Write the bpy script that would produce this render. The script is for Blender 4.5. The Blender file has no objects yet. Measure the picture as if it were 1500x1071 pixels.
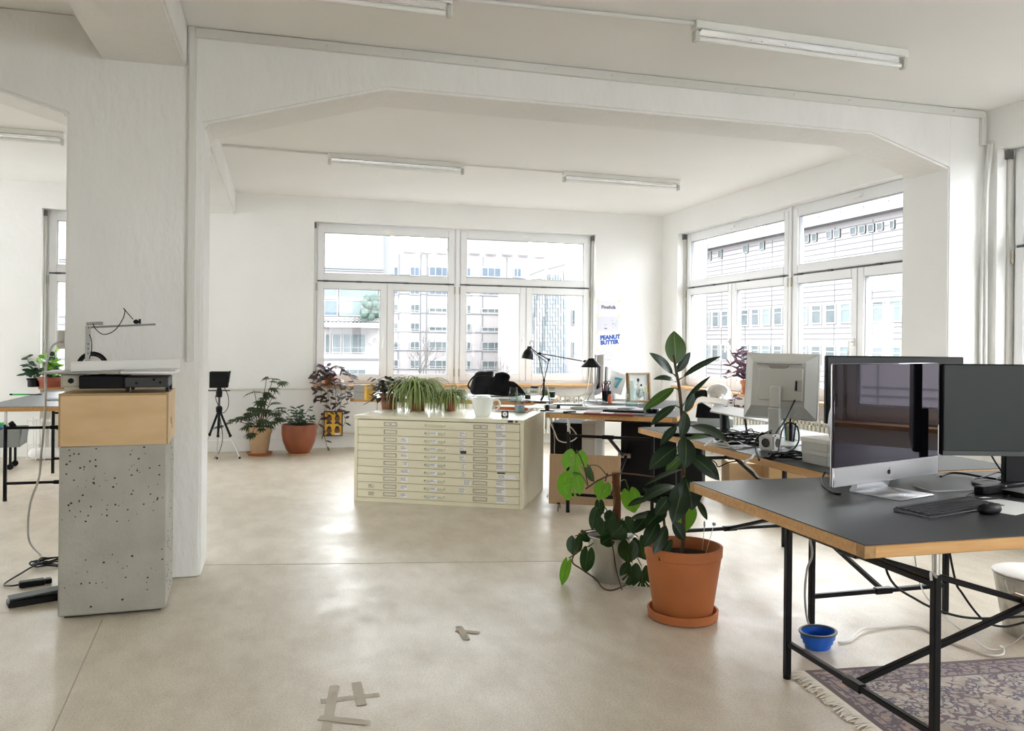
import bpy, bmesh, math, random
from mathutils import Vector, Matrix, Euler
random.seed(7)
R_ = math.radians
S = bpy.context.scene
COL = S.collection
# ------------------------------------------------------------------ camera, sky, exposure
F, YAW, ROLL, CX, CY, EYE = 1200.0, .2737, .0101, 750.0, 500.6, 1.26
def basis():
    f = Vector((math.sin(YAW), math.cos(YAW), 0)); r = Vector((math.cos(YAW), -math.sin(YAW), 0)); u = Vector((0, 0, 1))
    return r*math.cos(ROLL)+u*math.sin(ROLL), u*math.cos(ROLL)-r*math.sin(ROLL), f
CR, CU, CF = basis()
cam = bpy.data.cameras.new('camera'); cam_o = bpy.data.objects.new('camera', cam); COL.objects.link(cam_o)
m = Matrix((CR, CU, -CF)).transposed().to_4x4(); m.translation = (0, 0, EYE); cam_o.matrix_world = m
cam.sensor_fit = 'HORIZONTAL'; cam.sensor_width = 36; cam.lens = 36*F/1500
cam.shift_y = (CY-535.5)/1500; cam.clip_end = 600; cam.clip_start = .05
S.camera = cam_o
W = bpy.data.worlds.new('sky'); S.world = W; W.use_nodes = True
nt = W.node_tree; bg = nt.nodes['Background']
tc = nt.nodes.new('ShaderNodeTexCoord'); sx = nt.nodes.new('ShaderNodeSeparateXYZ'); rp = nt.nodes.new('ShaderNodeValToRGB')
nt.links.new(tc.outputs['Generated'], sx.inputs[0]); nt.links.new(sx.outputs['Z'], rp.inputs[0]); nt.links.new(rp.outputs[0], bg.inputs[0])
rp.color_ramp.elements[0].color = (.93, .96, 1, 1); rp.color_ramp.elements[1].color = (.97, .985, 1, 1)
bg.inputs[1].default_value = 11
S.view_settings.view_transform = 'Standard'; S.view_settings.look = 'None'; S.view_settings.gamma = 1
S.view_settings.use_curve_mapping = False; S.view_settings.exposure = 0.27
S.cycles.use_denoising = True; S.cycles.diffuse_bounces = 8; S.cycles.max_bounces = 14; S.cycles.transparent_max_bounces = 24
S.cycles.caustics_refractive = False; S.cycles.caustics_reflective = False
S.cycles.sample_clamp_indirect = 8
# measuring helpers: where the line of sight through a point of the photograph meets a plane of the room
def ray(px, py): return CR*((px-CX)/F)-CU*((py-CY)/F)+CF
E0 = Vector((0, 0, EYE))
def on(px, py, z=0): d = ray(px, py); return E0+d*((z-EYE)/d.z)
def aty(px, py, y): d = ray(px, py); return E0+d*(y/d.y)
def atx(px, py, x): d = ray(px, py); return E0+d*(x/d.x)
def dep(px, py, d): return E0+ray(px, py)*d
def depth(p): return (Vector(p)-E0).dot(CF)
# ------------------------------------------------------------------ materials
MATS = {}
def _n(t, k, **kw):
    n = t.nodes.new(k)
    for a, b in kw.items():
        if hasattr(n, a): setattr(n, a, b)
    return n
def M(name, col, rough=.5, metal=0, noise=0, nscale=8, bump=0, bscale=40, spec=.5, col2=None, stretch=(1, 1, 1), ior=None, trans=0, emit=0, detail=4, tint=None, sss=0):
    if name in MATS: return MATS[name]
    mt = bpy.data.materials.new(name); mt.use_nodes = True; t = mt.node_tree; b = t.nodes['Principled BSDF']
    c = (*col, 1); b.inputs['Base Color'].default_value = c; b.inputs['Roughness'].default_value = rough; b.inputs['Metallic'].default_value = metal
    b.inputs['Specular IOR Level'].default_value = spec
    if ior: b.inputs['IOR'].default_value = ior
    if trans: b.inputs['Transmission Weight'].default_value = trans
    if tint: b.inputs['Specular Tint'].default_value = (*tint, 1)
    if emit: b.inputs['Emission Color'].default_value = c; b.inputs['Emission Strength'].default_value = emit
    if noise or bump:
        tc = _n(t, 'ShaderNodeTexCoord'); mp = _n(t, 'ShaderNodeMapping'); mp.inputs['Scale'].default_value = stretch
        t.links.new(tc.outputs['Object'], mp.inputs[0])
    if noise:
        nz = _n(t, 'ShaderNodeTexNoise'); nz.inputs['Scale'].default_value = nscale; nz.inputs['Detail'].default_value = detail
        t.links.new(mp.outputs[0], nz.inputs['Vector'])
        rp = _n(t, 'ShaderNodeValToRGB'); rp.color_ramp.elements[0].position = .3; rp.color_ramp.elements[1].position = .72
        c2 = col2 or tuple(max(0, x*(1-noise)) for x in col)
        rp.color_ramp.elements[0].color = (*c2, 1); rp.color_ramp.elements[1].color = c
        t.links.new(nz.outputs['Fac'], rp.inputs[0]); t.links.new(rp.outputs[0], b.inputs['Base Color'])
    if bump:
        nb = _n(t, 'ShaderNodeTexNoise'); nb.inputs['Scale'].default_value = bscale; nb.inputs['Detail'].default_value = 5
        t.links.new(mp.outputs[0], nb.inputs['Vector'])
        bp = _n(t, 'ShaderNodeBump'); bp.inputs['Strength'].default_value = bump; bp.inputs['Distance'].default_value = .01
        t.links.new(nb.outputs['Fac'], bp.inputs['Height']); t.links.new(bp.outputs[0], b.inputs['Normal'])
    MATS[name] = mt; return mt
def glass_mat(name, col=(1, 1, 1), ior=1.45, gl=.08):
    mt = bpy.data.materials.new(name); mt.use_nodes = True; t = mt.node_tree; t.nodes.remove(t.nodes['Principled BSDF'])
    o = t.nodes['Material Output']; tr = _n(t, 'ShaderNodeBsdfTransparent'); tr.inputs[0].default_value = (*col, 1)
    g = _n(t, 'ShaderNodeBsdfGlossy'); g.inputs['Roughness'].default_value = .02
    fr = _n(t, 'ShaderNodeFresnel'); fr.inputs[0].default_value = ior; mx = _n(t, 'ShaderNodeMixShader')
    ge = _n(t, 'ShaderNodeNewGeometry'); sb = _n(t, 'ShaderNodeMath', operation='SUBTRACT'); sb.inputs[0].default_value = 1; t.links.new(ge.outputs['Backfacing'], sb.inputs[1])
    mu = _n(t, 'ShaderNodeMath', operation='MULTIPLY'); t.links.new(fr.outputs[0], mu.inputs[0]); t.links.new(sb.outputs[0], mu.inputs[1])
    t.links.new(mu.outputs[0], mx.inputs[0]); t.links.new(tr.outputs[0], mx.inputs[1]); t.links.new(g.outputs[0], mx.inputs[2]); t.links.new(mx.outputs[0], o.inputs[0])
    MATS[name] = mt; return mt
plaster = M('white plaster', (.86, .862, .85), .75, noise=.05, nscale=1.5, bump=.25, bscale=18)
rough_plaster = M('rough painted concrete', (.84, .84, .825), .7, noise=.05, nscale=2, bump=1.0, bscale=9, stretch=(1.6, 1.6, .7))
ceil_m = M('ceiling paint', (.87, .87, .855), .85, noise=.04, nscale=.8, bump=.15, bscale=12)
pvc = M('white window plastic', (.80, .81, .82), .35)
seal = M('dark window seal', (.10, .10, .10), .6)
steel = M('brushed steel', (.62, .62, .62), .3, 1)
chrome = M('chrome', (.9, .9, .9), .06, 1)
black_steel = M('black painted steel', (.005, .005, .006), .38, spec=.22)
black_pl = M('black plastic', (.005, .005, .006), .45, spec=.22)
black_mat = M('matt black', (.005, .005, .006), .7, spec=.22)
darkgrey = M('dark grey plastic', (.05, .052, .055), .45)
white_pl = M('white plastic', (.82, .82, .80), .4)
grey_pl = M('pale grey plastic', (.56, .57, .55), .45)
alu = M('aluminium', (.70, .70, .72), .32, .9)
white_paper = M('white paper', (.90, .90, .90), .8)
lilac_paper = M('cool white paper', (.66, .67, .76), .8)
ink = M('black ink', (.015, .015, .02), .6)
blue_ink = M('blue ink', (.012, .09, .42), .6)
teal = M('teal print', (.10, .42, .48), .6)
tape_m = M('yellow masking tape', (.82, .74, .42), .7)
lino = M('dark linoleum', (.040, .043, .048), .42, noise=.25, nscale=3, bump=.04, bscale=120)
oak = M('wood edge', (.62, .36, .14), .5, noise=.35, nscale=5, stretch=(1.2, 14, 14), col2=(.48, .25, .085))
endgrain = M('end grain', (.44, .25, .09), .6, noise=.4, nscale=40)
sill_wood = M('sill wood', (.58, .33, .14), .45, noise=.3, nscale=5, stretch=(1, 10, 10))
ply = M('birch plywood', (.70, .50, .29), .5, noise=.28, nscale=3.2, stretch=(1, 1, 3.2), detail=6, col2=(.56, .38, .19))
plyedge = M('plywood edge', (.46, .30, .13), .6, noise=.3, nscale=30, stretch=(1, 1, 9))
cardboard = M('brown board', (.46, .31, .18), .75, noise=.12, nscale=14, stretch=(10, 10, .6))
cream = M('cream enamel', (.83, .79, .62), .38, noise=.04, nscale=3)
cream_top = M('cream enamel top', (.80, .77, .62), .3)
terracotta = M('terracotta', (.52, .17, .055), .62, noise=.18, nscale=6, bump=.08, bscale=60)
terracotta_d = M('dark glazed terracotta', (.30, .085, .035), .35, noise=.3, nscale=5, bump=.08, bscale=30)
clay = M('pale clay', (.60, .42, .25), .75, noise=.15, nscale=7)
zinc = M('galvanised metal', (.74, .74, .71), .32, .85, noise=.2, nscale=9, bump=.05)
soil = M('soil', (.022, .014, .009), .95, bump=.8, bscale=60)
bark = M('plant stem bark', (.09, .055, .03), .8)
coir = M('coir pole', (.24, .10, .035), .95, noise=.5, nscale=40, bump=.9, bscale=80)
green_stem = M('green stem', (.07, .13, .03), .5)
radiator_m = M('radiator enamel', (.72, .71, .64), .35)
orange_m = M('orange cloth', (.72, .16, .03), .6)
yellow_m = M('yellow card', (.86, .50, .06), .6)
blue_sil = M('blue silicone', (.006, .10, .50), .4)
red_m = M('red plastic', (.55, .03, .03), .45)
green_m = M('green plastic', (.02, .50, .10), .4)
porcelain = M('white porcelain', (.80, .83, .80), .15)
cloth_black = M('black cloth', (.005, .005, .006), .9, spec=.22, bump=.5, bscale=60)
leather_black = M('black leather', (.005, .005, .006), .42, spec=.22, bump=.3, bscale=40)
cable_w = M('white cable', (.70, .70, .68), .45)
cable_g = M('grey cable', (.42, .42, .40), .45)
tube_glass = M('fluorescent tube', (.86, .87, .86), .2)
lamp_white = M('lamp enamel', (.80, .80, .77), .3)
win_glass = glass_mat('window glass', (.985, .995, .99), 1.35)
glass = glass_mat('clear glass', (.88, .92, .91), 1.5)
acrylic = glass_mat('clear acrylic', (.93, .95, .93), 1.25)
imac_glass = M('black screen glass', (.002, .002, .003), .02, ior=1.72, tint=(.86, .76, 1))
matte_screen = M('matt grey screen', (.016, .022, .021), .5, spec=.35)
def leafmat(name, c1, c2, rough=.35, mid=None, trans=.25):
    mt = bpy.data.materials.new(name); mt.use_nodes = True; t = mt.node_tree; b = t.nodes['Principled BSDF']; o = t.nodes['Material Output']
    tc = _n(t, 'ShaderNodeTexCoord'); nz = _n(t, 'ShaderNodeTexNoise'); nz.inputs['Scale'].default_value = 9
    t.links.new(tc.outputs['Object'], nz.inputs['Vector']); mx = _n(t, 'ShaderNodeMix', data_type='RGBA')
    mx.inputs[6].default_value = (*c1, 1); mx.inputs[7].default_value = (*c2, 1); t.links.new(nz.outputs['Fac'], mx.inputs[0])
    out = mx.outputs[2]
    if mid:   # a paler stripe along the middle of the blade (U runs across)
        sp = _n(t, 'ShaderNodeSeparateXYZ'); t.links.new(tc.outputs['UV'], sp.inputs[0])
        a = _n(t, 'ShaderNodeMath', operation='SUBTRACT'); a.inputs[1].default_value = .5; t.links.new(sp.outputs[0], a.inputs[0])
        a2 = _n(t, 'ShaderNodeMath', operation='ABSOLUTE'); t.links.new(a.outputs[0], a2.inputs[0])
        a3 = _n(t, 'ShaderNodeMath', operation='LESS_THAN'); a3.inputs[1].default_value = mid[1]; t.links.new(a2.outputs[0], a3.inputs[0])
        m2 = _n(t, 'ShaderNodeMix', data_type='RGBA'); m2.inputs[7].default_value = (*mid[0], 1)
        t.links.new(a3.outputs[0], m2.inputs[0]); t.links.new(out, m2.inputs[6]); out = m2.outputs[2]
    t.links.new(out, b.inputs['Base Color']); b.inputs['Roughness'].default_value = rough; b.inputs['Specular IOR Level'].default_value = .32
    tl = _n(t, 'ShaderNodeBsdfTranslucent'); t.links.new(out, tl.inputs[0]); ms = _n(t, 'ShaderNodeMixShader'); ms.inputs[0].default_value = trans
    t.links.new(b.outputs[0], ms.inputs[1]); t.links.new(tl.outputs[0], ms.inputs[2]); t.links.new(ms.outputs[0], o.inputs[0])
    MATS[name] = mt; return mt
rubber_leaf = leafmat('rubber plant leaf', (.007, .019, .009), (.014, .038, .012), .28, ((.08, .13, .04), .025), .12)
rubber_young = leafmat('young rubber leaf', (.035, .085, .014), (.06, .12, .02), .3, ((.13, .20, .06), .025), .3)
monstera_lit = leafmat('lit monstera leaf', (.09, .24, .015), (.14, .34, .025), .4, ((.22, .40, .08), .02), .5)  # brighter copy of the leaf green, with the light on it in the colour
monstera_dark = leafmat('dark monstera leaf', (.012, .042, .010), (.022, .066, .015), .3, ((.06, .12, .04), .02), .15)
spider_leaf = leafmat('striped spider leaf', (.11, .20, .035), (.17, .28, .06), .45, ((.52, .56, .30), .22), .35)
purple_leaf = leafmat('purple trailing leaf', (.045, .026, .036), (.10, .055, .075), .5, None, .25)
purple_green = leafmat('purple green leaf', (.05, .055, .03), (.10, .08, .06), .5, None, .25)
fig_leaf = leafmat('dark fingered leaf', (.016, .035, .013), (.045, .075, .025), .45, None, .2)
shiny_leaf = leafmat('small glossy leaf', (.016, .045, .022), (.035, .075, .035), .28, None, .15)
dark_leaf = leafmat('dark bronze leaf', (.022, .026, .015), (.055, .050, .03), .4, None, .15)
basil_leaf = leafmat('fresh green leaf', (.16, .36, .03), (.24, .46, .06), .4, None, .5)
plum_leaf = leafmat('plum red leaf', (.085, .035, .06), (.15, .07, .10), .5, None, .35)
# ------------------------------------------------------------------ mesh builder
def rotz(a): return Matrix.Rotation(a, 4, 'Z')
def smooth_path(pts, n=6):
    P = [Vector(p) for p in pts]
    if len(P) < 3: return P
    out = []
    for i in range(len(P)-1):
        a, b, c, d = P[max(i-1, 0)], P[i], P[i+1], P[min(i+2, len(P)-1)]
        for k in range(n):
            t = k/n
            out.append(.5*((2*b)+(c-a)*t+(2*a-5*b+4*c-d)*t*t+(3*b-a-3*c+d)*t**3))
    out.append(P[-1]); return out
class MB:
    def __init__(s): s.bm = bmesh.new()
    def box(s, c, sz, rot=None, taper=None):
        mt = Matrix.Translation(Vector(c)) @ (rot if rot is not None else Matrix()) @ Matrix.Diagonal((*sz, 1))
        v = bmesh.ops.create_cube(s.bm, size=1, matrix=mt)['verts']; return s
    def mm(s, a, b):
        a = Vector(a); b = Vector(b); return s.box((a+b)/2, [abs(q) for q in (b-a)])
    def bar(s, a, b, w, h=None, up=(0, 0, 1)):
        a = Vector(a); b = Vector(b); d = b-a; L = d.length; x = d/L; u = Vector(up)
        if abs(x.dot(u)) > .98: u = Vector((1, 0, 0))
        y = u.cross(x).normalized(); z = x.cross(y)
        rot = Matrix((x, y, z)).transposed().to_4x4()
        return s.box((a+b)/2, (L, w, h or w), rot)
    def tube(s, pts, r, seg=8, sm=0, caps=True, r1=None):
        P = smooth_path(pts, sm) if sm else [Vector(p) for p in pts]
        n = len(P); rings = []; up = None
        for i, p in enumerate(P):
            t = (P[min(i+1, n-1)]-P[max(i-1, 0)])
            if t.length < 1e-9: t = Vector((0, 0, 1))
            t.normalize()
            if up is None: up = Vector((0, 0, 1)) if abs(t.z) < .9 else Vector((1, 0, 0))
            y = up.cross(t)
            if y.length < 1e-6: y = Vector((1, 0, 0)).cross(t)
            y.normalize(); up = t.cross(y)
            rr = r if r1 is None else r+(r1-r)*i/(n-1)
            rings.append([s.bm.verts.new(p+(y*math.cos(q)+up*math.sin(q))*rr) for q in [2*math.pi*k/seg for k in range(seg)]])
        for A, B in zip(rings, rings[1:]):
            for k in range(seg): s.bm.faces.new((A[k], A[(k+1) % seg], B[(k+1) % seg], B[k]))
        if caps: s.bm.faces.new(rings[0][::-1]); s.bm.faces.new(rings[-1])
        return s
    def lathe(s, prof, c=(0, 0, 0), seg=28, rot=None, closed=True):
        mt = Matrix.Translation(Vector(c)) @ (rot if rot is not None else Matrix()); rings = []
        for r, z in prof:
            if r < 1e-6: rings.append([s.bm.verts.new(mt @ Vector((0, 0, z)))])
            else: rings.append([s.bm.verts.new(mt @ Vector((r*math.cos(2*math.pi*k/seg), r*math.sin(2*math.pi*k/seg), z))) for k in range(seg)])
        for A, B in zip(rings, rings[1:]):
            for k in range(seg):
                a, b = A[k % len(A)], A[(k+1) % len(A)]; c2, d = B[(k+1) % len(B)], B[k % len(B)]
                f = [q for i, q in enumerate((a, b, c2, d)) if q not in (a, b, c2, d)[:i]]
                if len(f) > 2: s.bm.faces.new(f)
        return s
    def prism(s, poly, z0, z1, mt=None):
        mt = mt if mt is not None else Matrix()
        A = [s.bm.verts.new(mt @ Vector((x, y, z0))) for x, y in poly]; B = [s.bm.verts.new(mt @ Vector((x, y, z1))) for x, y in poly]
        n = len(poly)
        s.bm.faces.new(A[::-1]); s.bm.faces.new(B)
        for k in range(n): s.bm.faces.new((A[k], A[(k+1) % n], B[(k+1) % n], B[k]))
        return s
    def ball(s, c, r, rot=None, u=16, v=10):
        r = (r, r, r) if not hasattr(r, '__len__') else r
        mt = Matrix.Translation(Vector(c)) @ (rot if rot is not None else Matrix()) @ Matrix.Diagonal((*r, 1))
        bmesh.ops.create_uvsphere(s.bm, u_segments=u, v_segments=v, radius=1, matrix=mt); return s
    def ring(s, x0, x1, z0, z1, w, y0, y1):      # rectangular frame in the XZ plane
        s.mm((x0, y0, z0), (x0+w, y1, z1)); s.mm((x1-w, y0, z0), (x1, y1, z1))
        s.mm((x0+w, y0, z0), (x1-w, y1, z0+w)); s.mm((x0+w, y0, z1-w), (x1-w, y1, z1)); return s
    def build(s, name, mat, parent=None, loc=None, rz=None, bevel=0, seg=1, sharp=38, kind=None):
        bm = s.bm
        bmesh.ops.recalc_face_normals(bm, faces=bm.faces)
        if bevel:
            bmesh.ops.bevel(bm, geom=[e for e in bm.edges if len(e.link_faces) == 2 and e.calc_face_angle(0) > .6], offset=bevel, segments=seg, affect='EDGES', clamp_overlap=True)
        me = bpy.data.meshes.new(name); bm.to_mesh(me); bm.free()
        for p in me.polygons: p.use_smooth = True
        me.set_sharp_from_angle(angle=R_(sharp))
        me.materials.append(mat)
        o = bpy.data.objects.new(name, me); COL.objects.link(o)
        if parent is not None: o.parent = parent
        if loc is not None: o.location = loc
        if rz is not None: o.rotation_euler = (0, 0, rz)
        if kind: o['kind'] = kind
        return o
def tag(o, label, cat=None, group=None, kind=None):
    o['label'] = label
    if cat: o['category'] = cat
    if group: o['group'] = group
    if kind: o['kind'] = kind
    return o
def thing(name, label, cat, loc=(0, 0, 0), rz=0, group=None):
    o = bpy.data.objects.new(name, None); COL.objects.link(o); o.empty_display_size = .05
    o.location = loc; o.rotation_euler = (0, 0, rz); return tag(o, label, cat, group)
def struct(o, label): o['kind'] = 'structure'; o['label'] = label; return o
def copy_tree(o, parent=None):
    c = o.copy(); COL.objects.link(c)
    if parent is not None: c.parent = parent
    for ch in [q for q in COL.objects if q.parent == o]: copy_tree(ch, c)
    return c
def text_mesh(name, s, size, mat, parent, mt, bold=0, align='LEFT', ext=.0006):
    cu = bpy.data.curves.new(name, 'FONT'); cu.body = s; cu.size = size; cu.extrude = ext; cu.offset = bold; cu.align_x = align; cu.resolution_u = 3
    tmp = bpy.data.objects.new(name, cu); COL.objects.link(tmp)
    bpy.context.view_layer.update()
    me = bpy.data.meshes.new_from_object(tmp.evaluated_get(bpy.context.evaluated_depsgraph_get()))
    bpy.data.objects.remove(tmp); me.name = name; me.materials.clear(); me.materials.append(mat)
    o = bpy.data.objects.new(name, me); COL.objects.link(o); o.parent = parent; o.matrix_local = mt; return o
UPX = Matrix.Rotation(R_(90), 4, 'X')          # lays XY text upright, facing -Y
def leaf(parent, mat, base, tip, w, n=(0, -1, .3), sag=0, fold=.18, shape=.8, nl=8, name='leaf', point=1.0, twist=0):
    b = Vector(base); t = Vector(tip); ax = t-b; L = ax.length; ax = ax/L; N = Vector(n)
    sd = N.cross(ax)
    if sd.length < .05: sd = Vector((.3, 1, .2)).cross(ax)
    sd.normalize(); nm = ax.cross(sd)
    vs = []; uv = []; fs = []
    us = (-1, -.5, 0, .5, 1)
    for i in range(nl+1):
        q = i/nl; c = b+ax*(L*q)+nm*(sag*L*4*q*(1-q))
        wt = w*.5*max(.015, math.sin(math.pi*min(1, q**shape))**.75*(1-.25*(point-1)*q))
        a = twist*q; s2 = sd*math.cos(a)+nm*math.sin(a); n2 = nm*math.cos(a)-sd*math.sin(a)
        for u in us: vs.append(c+s2*(u*wt)+n2*(fold*abs(u)*wt)); uv.append(((u+1)/2, q))
    for i in range(nl):
        for k in range(4):
            a = i*5+k; fs.append((a, a+1, a+6, a+5))
    me = bpy.data.meshes.new(name); me.from_pydata([tuple(v-b) for v in vs], [], fs)
    ul = me.uv_layers.new(name='uv')
    for p in me.polygons:
        p.use_smooth = True
        for li in p.loop_indices: ul.data[li].uv = uv[me.loops[li].vertex_index]
    me.materials.append(mat); o = bpy.data.objects.new(name, me); COL.objects.link(o); o.parent = parent; o.location = b
    return o
def cable(name, label, pts, r, mat, cat='cable', group=None, sm=7, seg=7):
    o = MB().tube([Vector(p) for p in pts], r, seg, sm).build(name, mat); return tag(o, label, cat, group)
# ------------------------------------------------------------------ the room
CE, XR, YB, XL, YF = 2.90, 4.72, 9.66, -6.4, -4.2
def floor_material():
    mt = bpy.data.materials.new('sealed screed'); mt.use_nodes = True; t = mt.node_tree; b = t.nodes['Principled BSDF']
    tc = _n(t, 'ShaderNodeTexCoord'); cur = None
    def layer(scale, lo, hi, c0, c1, st=(1, 1, 1), det=5):
        mp = _n(t, 'ShaderNodeMapping'); mp.inputs['Scale'].default_value = st; t.links.new(tc.outputs['Object'], mp.inputs[0])
        z = _n(t, 'ShaderNodeTexNoise'); z.inputs['Scale'].default_value = scale; z.inputs['Detail'].default_value = det; z.inputs['Roughness'].default_value = .65
        t.links.new(mp.outputs[0], z.inputs['Vector']); r = _n(t, 'ShaderNodeValToRGB')
        r.color_ramp.elements[0].position = lo; r.color_ramp.elements[1].position = hi; r.color_ramp.elements[0].color = (*c0, 1); r.color_ramp.elements[1].color = (*c1, 1)
        t.links.new(z.outputs['Fac'], r.inputs[0]); return r.outputs[0], z
    a, _ = layer(.9, .32, .68, (.61, .55, .455), (.70, .645, .55))
    c, _ = layer(7, .38, .60, (.87, .85, .82), (1, 1, 1), (1, .5, 1), 7)
    d, zf = layer(130, .35, .55, (.80, .78, .74), (1, 1, 1), (1, 1, 1), 2)
    for o in (c, d):
        m2 = _n(t, 'ShaderNodeMix', data_type='RGBA', blend_type='MULTIPLY'); m2.inputs[0].default_value = 1
        t.links.new(a, m2.inputs[6]); t.links.new(o, m2.inputs[7]); a = m2.outputs[2]
    t.links.new(a, b.inputs['Base Color'])
    r, _ = layer(2.2, .35, .7, (.30,)*3, (.50,)*3); t.links.new(r, b.inputs['Roughness'])
    bp = _n(t, 'ShaderNodeBump'); bp.inputs['Strength'].default_value = .12; bp.inputs['Distance'].default_value = .004
    t.links.new(zf.outputs['Fac'], bp.inputs['Height']); t.links.new(bp.outputs[0], b.inputs['Normal'])
    return mt
floor_m = floor_material()
o = MB().mm((XL-.4, YF-.4, -.25), (XR+.4, YB+.4, 0)).build('floor', floor_m); struct(o, 'pale beige sealed screed floor of the loft')
o = MB().mm((XL-.4, YF-.4, CE), (XR+.4, YB+.4, CE+.3)).build('ceiling', ceil_m); struct(o, 'white painted concrete ceiling')
A0, A1, B0, B1 = .345, 3.80, -2.45, -.98       # the two windows of the back wall
C0, C1, D0, D1 = 5.08, 9.24, .52, 4.52         # the two windows of the right wall
ZS, ZT, ZTR = .74, 2.62, 1.945
w = MB()
for a, b in ((XL-.4, -5.9), (-3.3, B0), (B1, A0), (A1, XR+.4)): w.mm((a, YB, 0), (b, YB+.4, CE))
for a, b in ((-5.9, -3.3), (B0, B1), (A0, A1)): w.mm((a, YB, ZT), (b, YB+.4, CE)); w.mm((a, YB+.13, 0), (b, YB+.4, ZS))
struct(w.build('wall_back', plaster), 'white back wall with window bays')
w = MB()
for a, b in ((YF-.4, -3.6), (-.3, D0), (D1, C0), (C1, YB)): w.mm((XR, a, 0), (XR+.4, b, CE))
for a, b in ((D0, D1), (C0, C1), (-3.6, -.3)): w.mm((XR, a, ZT), (XR+.4, b, CE)); w.mm((XR+.13, a, 0), (XR+.4, b, ZS))
struct(w.build('wall_right', plaster), 'white right wall with window bays')
struct(MB().mm((XL-.4, YF-.4, 0), (XL, 5.3, CE)).mm((XL-.4, 9.1, 0), (XL, YB, CE)).mm((XL-.4, 5.3, ZT), (XL, 9.1, CE)).mm((XL-.4, 5.3, 0), (XL-.13, 9.1, ZS)).build('wall_left', plaster), 'white left wall')
w = MB().mm((XL, YF-.4, 0), (A0, YF, CE)).mm((A1, YF-.4, 0), (XR, YF, CE))
for a, b in ((A0, A1),): w.mm((a, YF-.4, ZT), (b, YF, CE)); w.mm((a, YF-.4, 0), (b, YF-.13, ZS))
struct(w.build('wall_rear', plaster), 'white wall with an added window behind the viewer')
PX0, PX1, PY0, PY1 = -1.065, -.405, 4.62, 5.0
struct(MB().mm((4.41, PY0, 0), (XR+.02, 5.06, CE)).build('column', plaster, bevel=.008, seg=2), 'white concrete column against the window wall')
XZ = Matrix(((1, 0, 0, 0), (0, 0, 1, 0), (0, 1, 0, 0), (0, 0, 0, 1)))
struct(MB().prism([(PX0, -.01), (PX1, -.01), (PX1, 2.395), (.553, 2.672), (3.777, 2.672), (4.43, 2.475), (4.43, CE+.01), (XL-.01, CE+.01), (XL-.01, 2.40), (-5.3, 2.672), (-2.02, 2.672), (PX0, 2.395)], PY0, PY1, XZ).build('column', rough_plaster, bevel=.014, seg=2), 'rough white concrete column with haunched cross beams to both sides')
struct(MB().mm((-.907, YF-.1, 2.69), (-.495, PY0+.02, CE+.02)).build('beam', rough_plaster, bevel=.012, seg=2), 'white concrete beam running overhead to the column')
struct(MB().mm((-.93, PY1-.02, 2.655), (-.515, YB+.02, CE+.02)).build('beam', plaster, bevel=.02, seg=2), 'white concrete beam between column and back wall')
# cable ducts, pipes, baseboard
duct = M('painted cable duct', (.70, .70, .67), .45)
o = MB().mm((-.455, PY0-.022, 2.846), (XR-.03, PY0+.005, 2.897))
for k in range(12): o.lathe([(.006, -.004), (.006, .004)], (-.2+k*.42, PY0-.023, 2.872), 8, Matrix.Rotation(R_(90), 4, 'X'))
struct(o.build('trim_1', duct, bevel=.003), 'painted cable duct along the top of the cross beam')
zc = aty(280, 530, 4.6).z
o = MB().mm((-.49, PY0-.018, zc), (-.447, PY0+.005, CE)); o.mm((-.483, PY0-.024, zc), (-.455, PY0-.016, CE))
struct(o.build('trim_2', duct, bevel=.002), 'vertical cable duct down the column')
o = MB().mm((XR-.06, PY0-.03, 2.655), (XR-.02, PY0+.003, 2.85)); struct(o.build('trim_3', duct, bevel=.004), 'short cable duct in the corner above the right window')
o = MB()
for dx, dy in ((0, 0), (.022, -.018)): o.tube([(XR-.02+dx*.3, PY0-.05+dy, 2.66), (XR-.045, PY0-.04+dy, 2.3), (XR-.055+dx, PY0-.03+dy, 1.5), (XR-.05+dx, PY0-.03+dy, .72)], .011, 8, 6)
struct(o.build('trim_4', cable_w), 'loose white cables down the right corner')
o = MB().mm((-3.3, YB-.018, 0), (B0, YB+.01, .13)); o.mm((B1, YB-.018, 0), (A0, YB+.01, .13)); struct(o.build('baseboard_back', plaster, bevel=.004), 'low white baseboard of the back wall')
o = MB().tube([(PX0, YB-.03, .70), (A0+.02, YB-.03, .70), (A0+.05, YB+.10, .69), (A1-.05, YB+.10, .69)], .013, 10); struct(o.build('trim_5', radiator_m), 'white heating pipe along the back wall')
o = MB().tube([(A0+.03, YB+.08, .12), (A0+.06, YB+.07, .175), (A0+.12, YB+.07, .185), (1.9, YB+.07, .185)], .016, 10, 4); struct(o.build('trim_6', radiator_m), 'lower white heating pipe under the back window')
jt = M('floor joint', (.36, .31, .24), .8)
a = on(150, 908); b = on(60, 1110); struct(MB().bar((a.x, a.y, .0006), (b.x, b.y, .0006), .004, .001).build('trim_7', jt), 'fine joint line in the floor by the concrete block')
a = on(300, 828); b = on(842, 822); struct(MB().bar((a.x, a.y, .0006), (b.x, b.y, .0006), .003, .001).build('trim_8', jt), 'fine joint line across the floor')
TZ = .0006
stain = M('tape residue', (.47, .42, .34), .7)
t = thing('tape_residue', 'faint crossed tape marks left on the bare floor', 'mark', on(510, 1030))
for a, b in (((470, 1028), (556, 1018)), ((490, 1005), (478, 1070)), ((522, 1000), (530, 1034)), ((468, 1052), (540, 1060))):
    p = on(*a)-t.location; q = on(*b)-t.location; TZ += .0004; MB().bar((p.x, p.y, TZ), (q.x, q.y, TZ), .035, .0004).build('tape_strip', stain, t)
t = thing('tape_residue', 'small faint corner of tape marks in the middle of the floor', 'mark', on(680, 925))
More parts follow.
